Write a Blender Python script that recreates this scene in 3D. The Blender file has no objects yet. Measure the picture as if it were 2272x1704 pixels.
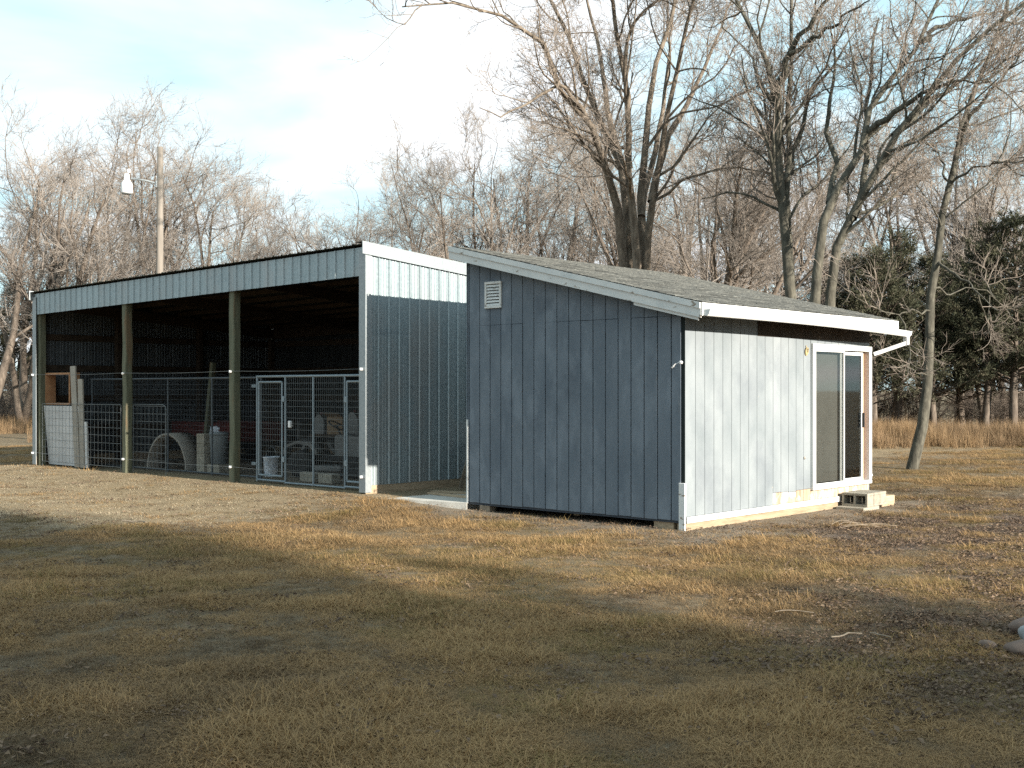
import bpy, math, random
import numpy as np
from mathutils import Matrix, Vector

# ------------------------------------------------------------------ camera, sky, sun, exposure
scene = bpy.context.scene
COL = scene.collection
CAM_H = 1.70
SUN_EL = math.radians(18.5)
SUN_AZ = math.radians(-42.5)          # direction towards the sun, from +X, in the ground plane

cam_d = bpy.data.cameras.new('camera')
cam = bpy.data.objects.new('camera', cam_d)
COL.objects.link(cam)
cam.location = (0, 0, CAM_H)
cam.rotation_euler = (math.pi / 2, 0, 0)
cam_d.sensor_width = 36.0
cam_d.lens = 36.0 * 2650 / 2272
cam_d.shift_y = 13.0 / 2272
cam_d.clip_end = 3000
scene.camera = cam

w = bpy.data.worlds.new('World')
scene.world = w
w.use_nodes = True
nt = w.node_tree
nt.nodes.clear()
out = nt.nodes.new('ShaderNodeOutputWorld')
bg = nt.nodes.new('ShaderNodeBackground')
sky = nt.nodes.new('ShaderNodeTexSky')
sky.sky_type = 'NISHITA'
sky.sun_disc = False
sky.sun_elevation = SUN_EL
sky.sun_rotation = math.pi / 2 - SUN_AZ     # node's rotation runs clockwise from +Y
sky.air_density = 1.0
sky.dust_density = 0.3
sky.ozone_density = 1.4
tc = nt.nodes.new('ShaderNodeTexCoord')
sep = nt.nodes.new('ShaderNodeSeparateXYZ')
nt.links.new(tc.outputs['Generated'], sep.inputs[0])
zz = nt.nodes.new('ShaderNodeMath'); zz.operation = 'ABSOLUTE'
nt.links.new(sep.outputs['Z'], zz.inputs[0])
za = nt.nodes.new('ShaderNodeMath'); za.operation = 'ADD'; za.inputs[1].default_value = 0.16
nt.links.new(zz.outputs[0], za.inputs[0])
dv = nt.nodes.new('ShaderNodeVectorMath'); dv.operation = 'DIVIDE'
cmb = nt.nodes.new('ShaderNodeCombineXYZ')
for i in range(3):
    nt.links.new(za.outputs[0], cmb.inputs[i])
nt.links.new(tc.outputs['Generated'], dv.inputs[0])
nt.links.new(cmb.outputs[0], dv.inputs[1])
mp = nt.nodes.new('ShaderNodeMapping')
mp.inputs['Scale'].default_value = (0.9, 1.15, 0.0)
mp.inputs['Location'].default_value = (6.0, 4.5, 0)
nt.links.new(dv.outputs[0], mp.inputs['Vector'])
nz = nt.nodes.new('ShaderNodeTexNoise')
nz.inputs['Scale'].default_value = 0.95
nz.inputs['Detail'].default_value = 7
nz.inputs['Roughness'].default_value = 0.48
nz.inputs['Distortion'].default_value = 0.5
nt.links.new(mp.outputs[0], nz.inputs['Vector'])
cr = nt.nodes.new('ShaderNodeValToRGB')
cr.color_ramp.elements[0].position = 0.43
cr.color_ramp.elements[0].color = (0.0, 0.0, 0.0, 1)
cr.color_ramp.elements[1].position = 0.60
cr.color_ramp.elements[1].color = (0.97, 0.97, 0.97, 1)
nt.links.new(nz.outputs['Fac'], cr.inputs[0])
mx = nt.nodes.new('ShaderNodeMix'); mx.data_type = 'RGBA'
nt.links.new(cr.outputs[0], mx.inputs['Factor'])
hz = nt.nodes.new('ShaderNodeMix'); hz.data_type = 'RGBA'
hz.inputs['Factor'].default_value = 0.74
nt.links.new(sky.outputs[0], hz.inputs['A'])
hz.inputs['B'].default_value = (5.3, 7.8, 8.5, 1)          # thin high haze
nt.links.new(hz.outputs['Result'], mx.inputs['A'])
mx.inputs['B'].default_value = (8.2, 8.5, 8.8, 1)
nt.links.new(mx.outputs['Result'], bg.inputs['Color'])
bg.inputs['Strength'].default_value = 0.056
nt.links.new(bg.outputs[0], out.inputs[0])

sun_d = bpy.data.lights.new('sun', 'SUN')
sun_d.energy = 4.8
sun_d.angle = math.radians(0.53)
sun_d.color = (1.0, 0.92, 0.80)
sun = bpy.data.objects.new('sun', sun_d)
COL.objects.link(sun)
to_sun = Vector((math.cos(SUN_EL) * math.cos(SUN_AZ), math.cos(SUN_EL) * math.sin(SUN_AZ), math.sin(SUN_EL)))
sun.rotation_euler = to_sun.to_track_quat('Z', 'Y').to_euler()
sun.location = to_sun * 60

vs = scene.view_settings
vs.view_transform = 'Standard'
vs.look = 'None'
vs.exposure = 1.45
vs.gamma = 1.0
vs.use_curve_mapping = False
scene.render.engine = 'CYCLES'
scene.cycles.use_denoising = False     # a fine grain like the photograph's; a denoiser smears the grass
scene.cycles.max_bounces = 6
scene.cycles.diffuse_bounces = 3
scene.cycles.glossy_bounces = 3
scene.cycles.transmission_bounces = 5
scene.cycles.transparent_max_bounces = 8
scene.cycles.caustics_reflective = False
scene.cycles.caustics_refractive = False

# ------------------------------------------------------------------ helpers
random.seed(7)
RNG = np.random.default_rng(11)


def norm(a):
    return a / np.maximum(np.linalg.norm(a, axis=-1, keepdims=True), 1e-9)


def mesh_np(name, V, F, smooth=False):
    """Mesh from an (n,3) vertex array and an (m,k) face array."""
    me = bpy.data.meshes.new(name)
    V = np.ascontiguousarray(V, dtype=np.float32)
    F = np.ascontiguousarray(F, dtype=np.int32)
    k = F.shape[1]
    me.vertices.add(len(V))
    me.vertices.foreach_set('co', V.ravel())
    me.loops.add(F.size)
    me.loops.foreach_set('vertex_index', F.ravel())
    me.polygons.add(len(F))
    me.polygons.foreach_set('loop_start', np.arange(0, F.size, k, dtype=np.int32))
    if smooth:
        me.polygons.foreach_set('use_smooth', np.ones(len(F), dtype=bool))
    me.update(calc_edges=True)
    return me


class MB:
    """Collects shapes; build() links them as ONE mesh object."""
    def __init__(self):
        self.v = []
        self.f = []

    def add(self, vs_, fs_):
        b = len(self.v)
        self.v += [tuple(p) for p in vs_]
        self.f += [tuple(b + i for i in q) for q in fs_]
        return self

    def box(self, x0, x1, y0, y1, z0, z1, M=None):
        P = [(x, y, z) for z in (z0, z1) for y in (y0, y1) for x in (x0, x1)]
        if M is not None:
            P = [M @ Vector(p) for p in P]
        return self.add(P, [(0, 2, 3, 1), (4, 5, 7, 6), (0, 1, 5, 4), (2, 6, 7, 3), (0, 4, 6, 2), (1, 3, 7, 5)])

    def cbox(self, x0, x1, y0, y1, z0, z1, c=0.006, M=None):
        """box with chamfered edges"""
        cx_, cy_, cz_ = (x0 + x1) / 2, (y0 + y1) / 2, (z0 + z1) / 2
        hx, hy, hz = abs(x1 - x0) / 2, abs(y1 - y0) / 2, abs(z1 - z0) / 2
        c = min(c, hx * .45, hy * .45, hz * .45)
        P = []
        idx = {}
        for sx in (-1, 1):
            for sy in (-1, 1):
                for sz in (-1, 1):
                    for ax in range(3):
                        d = [hx - c, hy - c, hz - c]
                        d[ax] = (hx, hy, hz)[ax]
                        idx[(sx, sy, sz, ax)] = len(P)
                        P.append((cx_ + sx * d[0], cy_ + sy * d[1], cz_ + sz * d[2]))
        F = []
        for ax in range(3):
            o = [a for a in range(3) if a != ax]
            for s in (-1, 1):
                q = []
                for a, b in ((-1, -1), (1, -1), (1, 1), (-1, 1)):
                    k = [0, 0, 0]; k[ax] = s; k[o[0]] = a; k[o[1]] = b
                    q.append(idx[(k[0], k[1], k[2], ax)])
                flip = (s < 0) ^ (ax == 1)
                F.append(tuple(reversed(q)) if flip else tuple(q))
        for ax in range(3):
            o = [a for a in range(3) if a != ax]
            for a in (-1, 1):
                for b in (-1, 1):
                    q = []
                    for s, fa in ((-1, o[0]), (1, o[0]), (1, o[1]), (-1, o[1])):
                        k = [0, 0, 0]; k[ax] = s; k[o[0]] = a; k[o[1]] = b
                        q.append(idx[(k[0], k[1], k[2], fa)])
                    F.append(tuple(q))
        for sx in (-1, 1):
            for sy in (-1, 1):
                for sz in (-1, 1):
                    F.append(tuple(idx[(sx, sy, sz, ax)] for ax in range(3)))
        if M is not None:
            P = [M @ Vector(p) for p in P]
        return self.add(P, F)

    def prism(self, poly, vec):
        n = len(poly)
        P = [Vector(p) for p in poly]
        V = P + [p + Vector(vec) for p in P]
        F = [tuple(range(n - 1, -1, -1)), tuple(range(n, 2 * n))]
        F += [(i, (i + 1) % n, n + (i + 1) % n, n + i) for i in range(n)]
        return self.add(V, F)

    def tube(self, pts, r, k=6, caps=True):
        pts = [Vector(p) for p in pts]
        n = len(pts)
        rr = r if isinstance(r, (list, tuple)) else [r] * n
        V = []
        a = None
        for i, p in enumerate(pts):
            t = (pts[min(i + 1, n - 1)] - pts[max(i - 1, 0)]).normalized()
            if a is None:
                a = t.cross(Vector((0, 0, 1)))
                if a.length < 1e-3:
                    a = Vector((1, 0, 0))
            a = (a - t * a.dot(t)).normalized()
            b = t.cross(a)
            for j in range(k):
                g = 2 * math.pi * j / k
                V.append(p + (a * math.cos(g) + b * math.sin(g)) * rr[i])
        F = [(i * k + j, i * k + (j + 1) % k, (i + 1) * k + (j + 1) % k, (i + 1) * k + j)
             for i in range(n - 1) for j in range(k)]
        if caps:
            F += [tuple(range(k - 1, -1, -1)), tuple((n - 1) * k + j for j in range(k))]
        return self.add(V, F)

    def lathe(self, prof, k=16, M=None, caps=True):
        V = []
        for r, z in prof:
            for j in range(k):
                g = 2 * math.pi * j / k
                V.append(Vector((r * math.cos(g), r * math.sin(g), z)))
        if M is not None:
            V = [M @ p for p in V]
        n = len(prof)
        F = [(i * k + j, i * k + (j + 1) % k, (i + 1) * k + (j + 1) % k, (i + 1) * k + j)
             for i in range(n - 1) for j in range(k)]
        if caps:
            F += [tuple(range(k - 1, -1, -1)), tuple((n - 1) * k + j for j in range(k))]
        return self.add(V, F)

    def mesh(self, name, smooth=False):
        me = bpy.data.meshes.new(name)
        me.from_pydata(self.v, [], self.f)
        if smooth:
            me.polygons.foreach_set('use_smooth', [True] * len(me.polygons))
        me.update()
        return me

    def build(self, name, mat, parent=None, smooth=False):
        return link(name, self.mesh(name, smooth), mat, parent)


def link(name, me, mat=None, parent=None, loc=None, rot=None):
    o = bpy.data.objects.new(name, me)
    COL.objects.link(o)
    if mat is not None and me is not None and not me.materials:
        me.materials.append(mat)
    if parent is not None:
        o.parent = parent
    if loc is not None:
        o.location = loc
    if rot is not None:
        o.rotation_euler = rot
    return o


def tag(o, label=None, cat=None, group=None, kind=None):
    if label: o['label'] = label
    if cat: o['category'] = cat
    if group: o['group'] = group
    if kind: o['kind'] = kind
    return o


def empty(name, loc=(0, 0, 0), rz=0.0):
    o = bpy.data.objects.new(name, None)
    o.empty_display_size = 0.2
    COL.objects.link(o)
    o.location = loc
    o.rotation_euler = (0, 0, rz)
    return o


def copy_tree(o, parent=None):
    c = o.copy()
    COL.objects.link(c)
    c.parent = parent
    for ch in o.children:
        copy_tree(ch, c)
    return c


# ------------------------------------------------------------------ materials
def mat(name, cols, scale=6.0, rough=0.85, metal=0.0, spec=0.3, bump=0.0, bscale=None, stretch=(1, 1, 1),
        detail=5.0, layers=(), coord='Object', tint=None, objvar=0.0, distort=0.0, sheen=0.0, trans=None):
    """cols: list of (pos, rgb) of a noise ramp. layers: (rgb, scale, lo, hi, stretch, amount) patches on top."""
    m = bpy.data.materials.new(name)
    m.use_nodes = True
    t = m.node_tree
    N, L = t.nodes, t.links
    b = N['Principled BSDF']
    b.inputs['Roughness'].default_value = rough
    b.inputs['Metallic'].default_value = metal
    b.inputs['Specular IOR Level'].default_value = spec
    tcn = N.new('ShaderNodeTexCoord')
    oi = N.new('ShaderNodeObjectInfo')
    add = N.new('ShaderNodeVectorMath'); add.operation = 'ADD'
    if coord == 'World':
        L.new(N.new('ShaderNodeNewGeometry').outputs['Position'], add.inputs[0])
    else:
        L.new(tcn.outputs[coord], add.inputs[0])
    mul = N.new('ShaderNodeMath'); mul.operation = 'MULTIPLY'; mul.inputs[1].default_value = 37.0 if coord == 'Object' else 0.0
    L.new(oi.outputs['Random'], mul.inputs[0])
    L.new(mul.outputs[0], add.inputs[1])

    def noise(sc, st, det=detail, dis=distort):
        mpn = N.new('ShaderNodeMapping')
        mpn.inputs['Scale'].default_value = st
        L.new(add.outputs[0], mpn.inputs['Vector'])
        n = N.new('ShaderNodeTexNoise')
        n.inputs['Scale'].default_value = sc
        n.inputs['Detail'].default_value = det
        n.inputs['Roughness'].default_value = 0.6
        n.inputs['Distortion'].default_value = dis
        L.new(mpn.outputs[0], n.inputs['Vector'])
        return n
    n0 = noise(scale, stretch)
    r = N.new('ShaderNodeValToRGB')
    els = r.color_ramp.elements
    while len(els) < len(cols):
        els.new(0.5)
    for e, (p, c) in zip(els, cols):
        e.position = p
        e.color = (*c, 1)
    L.new(n0.outputs['Fac'], r.inputs[0])
    cur = r.outputs[0]
    for (c, sc, lo, hi, st, amt) in layers:
        n = noise(sc, st, 6.0, 0.2)
        rr = N.new('ShaderNodeMapRange')
        rr.inputs['From Min'].default_value = lo
        rr.inputs['From Max'].default_value = hi
        rr.inputs['To Max'].default_value = amt
        L.new(n.outputs['Fac'], rr.inputs['Value'])
        k = N.new('ShaderNodeMix'); k.data_type = 'RGBA'
        L.new(rr.outputs[0], k.inputs['Factor'])
        L.new(cur, k.inputs['A'])
        k.inputs['B'].default_value = (*c, 1)
        cur = k.outputs['Result']
    if objvar:
        h = N.new('ShaderNodeHueSaturation')
        mr = N.new('ShaderNodeMapRange')
        mr.inputs['To Min'].default_value = 1 - objvar
        mr.inputs['To Max'].default_value = 1 + objvar
        L.new(oi.outputs['Random'], mr.inputs['Value'])
        L.new(mr.outputs[0], h.inputs['Value'])
        L.new(cur, h.inputs['Color'])
        cur = h.outputs[0]
    if tint:
        at = N.new('ShaderNodeAttribute')
        at.attribute_type = 'INSTANCER'
        at.attribute_name = 'tint'
        tr = N.new('ShaderNodeValToRGB')
        e2 = tr.color_ramp.elements
        while len(e2) < len(tint):
            e2.new(0.5)
        for e, (p, c) in zip(e2, tint):
            e.position = p
            e.color = (*c, 1)
        L.new(at.outputs['Fac'], tr.inputs[0])
        k = N.new('ShaderNodeMix'); k.data_type = 'RGBA'; k.blend_type = 'MULTIPLY'
        k.inputs['Factor'].default_value = 1.0
        L.new(cur, k.inputs['A'])
        L.new(tr.outputs[0], k.inputs['B'])
        cur = k.outputs['Result']
    L.new(cur, b.inputs['Base Color'])
    if bump:
        nb = noise(bscale or scale * 3, stretch, 4.0)
        bn = N.new('ShaderNodeBump')
        bn.inputs['Strength'].default_value = bump
        bn.inputs['Distance'].default_value = 0.01
        L.new(nb.outputs['Fac'], bn.inputs['Height'])
        L.new(bn.outputs[0], b.inputs['Normal'])
    if trans:
        td = N.new('ShaderNodeBsdfTranslucent')
        L.new(cur, td.inputs['Color'])
        ms = N.new('ShaderNodeMixShader')
        ms.inputs[0].default_value = trans
        L.new(b.outputs[0], ms.inputs[1])
        L.new(td.outputs[0], ms.inputs[2])
        L.new(ms.outputs[0], N['Material Output'].inputs[0])
    return m


G = lambda v: (v, v, v)
M = {}
M['paint_blue'] = mat('weathered_blue_grey_paint_shaded', [(0.3, (.102, .126, .154)), (0.7, (.148, .175, .205))], 3.0, 0.8,  # shaded copy of the shed paint, darker and bluer for the gable
                      stretch=(1, 1, .35), bump=.25, bscale=70, objvar=.03, coord='World',
                      layers=[((.19, .222, .258), 3.4, .50, .64, (1, 1, .5), .55), ((.075, .092, .115), 2.0, .55, .68, (1, 1, .8), .5), ((.21, .20, .19), 30, .66, .74, (1, 1, .12), .6),
                              ((.40, .30, .22), 9, .745, .77, (1, 1, .6), .8)])
M['paint_side'] = mat('sunlit_side_grey_paint', [(0.3, (.15, .172, .185)), (0.7, (.215, .237, .25))], 2.4, 0.8,  # sunlit copy of the same shed paint, lighter for the door wall
                      stretch=(1, 1, .6), bump=.2, bscale=70, objvar=.02, coord='World',
                      layers=[((.125, .142, .16), 1.5, .50, .68, (1, 1, .8), .6), ((.38, .33, .26), 7, .70, .76, (1, 1, .7), .7)])
M['groove'] = mat('groove_dark', [(0.3, (.035, .045, .06)), (0.7, (.06, .07, .085))], 8, .9)
M['tarpaper'] = mat('bare_dark_corner', [(0.3, (.008, .014, .014)), (0.7, (.016, .024, .022))], 8, .9)
M['white_paint'] = mat('flaking_white_paint', [(0.3, (.54, .55, .54)), (0.7, (.66, .66, .64))], 4, .7, bump=.15, bscale=60,
                       layers=[((.20, .15, .105), 5.0, .63, .665, (1, 1, 2.5), .9), ((.55, .52, .46), 16, .64, .72, (1, 1, 1), .5)])
M['white_vinyl'] = mat('white_vinyl_frame', [(0.3, (.60, .61, .60)), (0.7, (.68, .68, .67))], 5, .45, spec=.4)
M['bare_wood'] = mat('bare_weathered_wood', [(0.25, (.20, .14, .095)), (0.5, (.36, .28, .20)), (0.75, (.48, .39, .29))], 6, .9,
                     stretch=(3, 3, .4), bump=.4, objvar=.2, layers=[((.42, .44, .46), 5, .5, .6, (1, 1, 1), .8)])
M['timber'] = mat('weathered_timber', [(0.25, (.22, .16, .10)), (0.75, (.42, .33, .23))], 7, .9, stretch=(.4, 3, 3), bump=.4, objvar=.12)
M['post'] = mat('green_treated_post', [(0.25, (.07, .073, .048)), (0.55, (.12, .124, .084)), (0.8, (.17, .166, .118))], 5, .85,
                stretch=(4, 4, .35), bump=.4, layers=[((.16, .10, .055), 3, .55, .65, (2, 2, .3), .7)])
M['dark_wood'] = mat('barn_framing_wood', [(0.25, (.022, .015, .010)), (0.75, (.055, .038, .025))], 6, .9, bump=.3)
M['red_wood'] = mat('reddish_wood_frame', [(0.25, (.25, .12, .06)), (0.75, (.42, .23, .12))], 8, .85, bump=.3)
M['galv'] = mat('galvanised_sheet', [(0.3, (.225, .28, .30)), (0.7, (.325, .378, .398))], 26, .45, metal=.55, spec=.5,
                layers=[((.30, .31, .31), 1.2, .5, .66, (1, 1, .5), .7), ((.10, .135, .17), 1.5, .60, .70, (.35, .35, 2.0), .3)], bump=.06, bscale=5, objvar=.05)
M['galv_inner_shade'] = mat('shade_darkened_inner_sheet', [(0.3, (.06, .068, .074)), (0.7, (.115, .127, .134))], 3, .5, metal=.4, objvar=.1, stretch=(1, 1, .3))  # galvanised sheet, dirty inside and darkened further for the barn's shade
M['galv_back'] = mat('shade_darkened_back_sheet', [(0.3, (.014, .016, .017)), (0.7, (.030, .033, .034))], 3, .6, metal=.3, objvar=.1, stretch=(1, 1, .3))  # same sheet, colour cut near black to imitate the unlit back
M['galv_roof'] = mat('dark_roof_sheet', [(0.3, (.022, .026, .022)), (0.7, (.05, .056, .048))], 5, .6, metal=.3)  # dark greenish sheet, darkened further for the gloom under the roof
M['galv_trim'] = mat('galvanised_trim', [(0.3, (.22, .25, .265)), (0.7, (.31, .335, .345))], 20, .5, metal=.35, spec=.5)
M['galv_tube'] = mat('galvanised_tube', [(0.3, (.17, .21, .235)), (0.7, (.25, .29, .315))], 30, .5, metal=.4, spec=.5)
M['wire'] = mat('galvanised_wire', [(0.3, (.12, .135, .14)), (0.7, (.19, .205, .21))], 30, .55, metal=.4)
M['old_tube'] = mat('dull_steel_tube', [(0.3, (.06, .07, .08)), (0.7, (.10, .115, .125))], 30, .55, metal=.4)
M['shingle'] = mat('grey_green_shingle', [(0.28, (.042, .044, .042)), (0.5, (.074, .076, .070)), (0.75, (.128, .129, .117))], 14, .95,
                   bump=.6, bscale=220, objvar=.36, layers=[((.24, .238, .21), 60, .58, .68, (.25, 1, 1), .7)])
M['roof_deck'] = mat('roof_deck', [(0.3, (.10, .08, .06)), (0.7, (.17, .14, .10))], 8, .9)
M['concrete'] = mat('concrete', [(0.3, (.40, .385, .35)), (0.7, (.53, .51, .465))], 5, .9, bump=.35, bscale=60,
                    layers=[((.30, .28, .24), 3, .55, .7, (1, 1, 1), .5)])
M['block'] = mat('concrete_block', [(0.3, (.22, .20, .16)), (0.7, (.33, .30, .245))], 14, .95, bump=.7, bscale=110, objvar=.08)
M['plastic_white'] = mat('shade_darkened_white_plastic', [(0.3, (.11, .11, .105)), (0.7, (.165, .165, .16))], 3, .6)  # white plastic with the barn's interior shade put into its colour
M['panel_white'] = mat('white_panel', [(0.3, (.45, .45, .45)), (0.7, (.56, .56, .56))], 3, .6)
M['barrel'] = mat('tan_plastic', [(0.3, (.26, .235, .20)), (0.7, (.35, .32, .275))], 3, .6)
M['grey_bin'] = mat('grey_plastic', [(0.3, (.11, .125, .13)), (0.7, (.16, .175, .18))], 4, .6)
M['blue_white'] = mat('pale_blue_bag', [(0.35, (.55, .62, .72)), (0.65, (.78, .80, .84))], 9, .5, bump=.5)
M['red_paint'] = mat('dull_red_paint', [(0.3, (.06, .012, .011)), (0.7, (.10, .022, .018))], 5, .6)
M['rubber'] = mat('black_rubber', [(0.3, G(.015)), (0.7, G(.03))], 8, .8)
M['black'] = mat('black_plastic', [(0.3, G(.012)), (0.7, G(.022))], 8, .6)
M['cardboard'] = mat('cardboard', [(0.3, (.15, .10, .06)), (0.7, (.20, .14, .085))], 4, .9)
M['straw'] = mat('straw', [(0.3, (.30, .235, .155)), (0.7, (.44, .36, .25))], 9, .9)
M['brush'] = mat('brush_twigs', [(0.3, (.105, .084, .07)), (0.7, (.18, .148, .122))], .8, .9, objvar=.15)
M['frieze'] = mat('dark_board_with_eave_shade', [(0.25, (.022, .016, .012)), (0.75, (.06, .043, .03))], 6, .9, bump=.3)  # dark bare wood; the tone also carries shade from the eave
M['brass'] = mat('tarnished_brass', [(0.3, (.38, .30, .14)), (0.7, (.60, .50, .30))], 40, .45, metal=.5)
M['insulator'] = mat('white_insulator', [(0.3, G(.66)), (0.7, G(.74))], 8, .35)
M['pole_wood'] = mat('weathered_pole', [(0.25, (.13, .113, .096)), (0.75, (.235, .207, .178))], 6, .9, stretch=(4, 4, .2), bump=.4)
M['curtain'] = mat('grey_screen', [(0.3, (.066, .066, .062)), (0.7, (.085, .085, .08))], 3, .9)
M['interior'] = mat('shed_interior', [(0.3, (.10, .08, .06)), (0.7, (.17, .14, .11))], 4, .9)
M['bark'] = mat('grey_brown_bark', [(0.25, (.055, .044, .035)), (0.5, (.12, .096, .077)), (0.75, (.21, .175, .14))], 10, .95,
                stretch=(1, 1, .28), bump=.9, bscale=26, coord='Object')
M['bark_hero'] = mat('dark_furrowed_bark', [(0.25, (.05, .040, .031)), (0.48, (.13, .105, .081)), (0.72, (.24, .20, .157))], 11, .95,
                     stretch=(1, 1, .25), bump=1.0, bscale=22)
M['bark_ash'] = mat('grey_green_bark', [(0.25, (.03, .028, .022)), (0.5, (.075, .070, .055)), (0.75, (.15, .14, .11))], 14, .95, stretch=(1, 1, .3), bump=1.0, bscale=30)
M['twig'] = mat('tan_twigs', [(0.3, (.205, .176, .152)), (0.7, (.325, .285, .25))], .8, .9, objvar=.25)
M['twig_hero'] = mat('grey_brown_twigs', [(0.3, (.175, .145, .12)), (0.7, (.28, .236, .198))], .8, .9, objvar=.08)
M['cedar'] = mat('cedar_foliage', [(0.3, (.034, .040, .026)), (0.55, (.075, .075, .048)), (0.75, (.155, .135, .095))], 1.6, .9,
                 spec=.1, objvar=.15, trans=.15)
M['rock'] = mat('field_stone', [(0.3, (.10, .075, .065)), (0.7, (.20, .145, .115))], 5, .9, bump=.5, objvar=.25)
M['rock_pale'] = mat('pale_stone', [(0.3, (.18, .195, .20)), (0.7, (.27, .29, .30))], 5, .8, bump=.4)
M['stick'] = mat('bleached_stick', [(0.3, (.17, .135, .10)), (0.7, (.30, .245, .185))], 9, .9, bump=.3)
M['grass'] = mat('dry_grass', [(0.3, (.22, .168, .104)), (0.7, (.345, .272, .176))], 30, .9, spec=.15, trans=.18,
                 tint=[(0.0, (.31, .28, .26)), (0.25, (.60, .52, .45)), (0.5, (.95, .82, .68)), (0.75, (1.12, .91, .66)), (0.9, (1.28, 1.08, .84)), (1.0, (.58, .56, .33))])
M['tallgrass'] = mat('tall_dead_grass', [(0.3, (.20, .135, .08)), (0.7, (.33, .235, .145))], 4, .9, spec=.1, trans=.2,
                     tint=[(0.0, (.7, .68, .66)), (0.5, (1, 1, 1)), (1.0, (1.2, 1.15, 1.0))])
M['leaf'] = mat('dead_leaf', [(0.3, (.095, .07, .055)), (0.7, (.19, .145, .112))], 6, .9, spec=.1, trans=.1,
                tint=[(0.0, (.5, .46, .44)), (0.5, (1, .95, .9)), (1.0, (1.5, 1.4, 1.2))])


def glass_mat():
    m = bpy.data.materials.new('window_glass')
    m.use_nodes = True
    N, L = m.node_tree.nodes, m.node_tree.links
    N.remove(N['Principled BSDF'])
    tr = N.new('ShaderNodeBsdfTransparent'); tr.inputs[0].default_value = (.88, .89, .88, 1)
    gl = N.new('ShaderNodeBsdfGlossy'); gl.inputs['Roughness'].default_value = .03
    ge = N.new('ShaderNodeNewGeometry')
    dt = N.new('ShaderNodeVectorMath'); dt.operation = 'DOT_PRODUCT'
    L.new(ge.outputs['Normal'], dt.inputs[0]); L.new(ge.outputs['Incoming'], dt.inputs[1])

    def mth(op, a, b):
        n_ = N.new('ShaderNodeMath'); n_.operation = op
        for i_, q in enumerate((a, b)):
            if q is None:
                continue
            if isinstance(q, (int, float)):
                n_.inputs[i_].default_value = q
            else:
                L.new(q, n_.inputs[i_])
        return n_.outputs[0]
    c_ = mth('SUBTRACT', 1.0, mth('ABSOLUTE', dt.outputs['Value'], None))
    fres = mth('ADD', mth('MULTIPLY', mth('POWER', c_, 5.0), .95), .045)     # Schlick reflectance of a thin pane
    mxs = N.new('ShaderNodeMixShader')
    L.new(fres, mxs.inputs[0]); L.new(tr.outputs[0], mxs.inputs[1]); L.new(gl.outputs[0], mxs.inputs[2])
    L.new(mxs.outputs[0], N['Material Output'].inputs[0])
    return m


M['glass'] = glass_mat()

# ------------------------------------------------------------------ ground
TH = 0.745
SB = (2.085, 14.39)                       # shed: near corner; local x along the door wall, y along the gable wall
SHED_RZ = math.pi / 2 - TH
e1 = np.array([math.sin(TH), math.cos(TH)])
e2 = np.array([-math.cos(TH), math.sin(TH)])
BR = (-2.211, 18.05)                        # barn: near corner; local x into the barn, y along the open front
BTH = math.atan2(.666, .746)
BARN_RZ = math.pi / 2 - BTH
bv = np.array([math.sin(BTH), math.cos(BTH)])
bu = np.array([-math.cos(BTH), math.sin(BTH)])
BARN_L, BARN_D = 10.97, 6.40
SHED_W, SHED_L = 3.70, 4.85
BS, BZ = .945, .13                        # barn: feet-and-inches layout scale, height of its dirt pad


def ss(a, b, x):
    t = np.clip((x - a) / (b - a), 0, 1)
    return t * t * (3 - 2 * t)


_tab = np.random.default_rng(5).random((256, 256))


def vnoise(x, y, sc, o=0.0):
    x = np.asarray(x) * sc + o * 17.3 + 900
    y = np.asarray(y) * sc + o * 9.7 + 900
    xi = np.floor(x).astype(int); yi = np.floor(y).astype(int)
    fx = x - xi; fy = y - yi
    fx = fx * fx * (3 - 2 * fx); fy = fy * fy * (3 - 2 * fy)
    a = _tab[xi % 256, yi % 256]; b = _tab[(xi + 1) % 256, yi % 256]
    c = _tab[xi % 256, (yi + 1) % 256]; d = _tab[(xi + 1) % 256, (yi + 1) % 256]
    return (a * (1 - fx) + b * fx) * (1 - fy) + (c * (1 - fx) + d * fx) * fy


def fbm(x, y, sc, o=0.0):
    return (vnoise(x, y, sc, o) + .5 * vnoise(x, y, sc * 2.1, o + 1) + .25 * vnoise(x, y, sc * 4.3, o + 2)) / 1.75


def shed_local(x, y):
    return (x - SB[0]) * e1[0] + (y - SB[1]) * e1[1], (x - SB[0]) * e2[0] + (y - SB[1]) * e2[1]


def barn_local(x, y):
    return ((x - BR[0]) * bv[0] + (y - BR[1]) * bv[1]) / BS, ((x - BR[0]) * bu[0] + (y - BR[1]) * bu[1]) / BS


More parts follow.
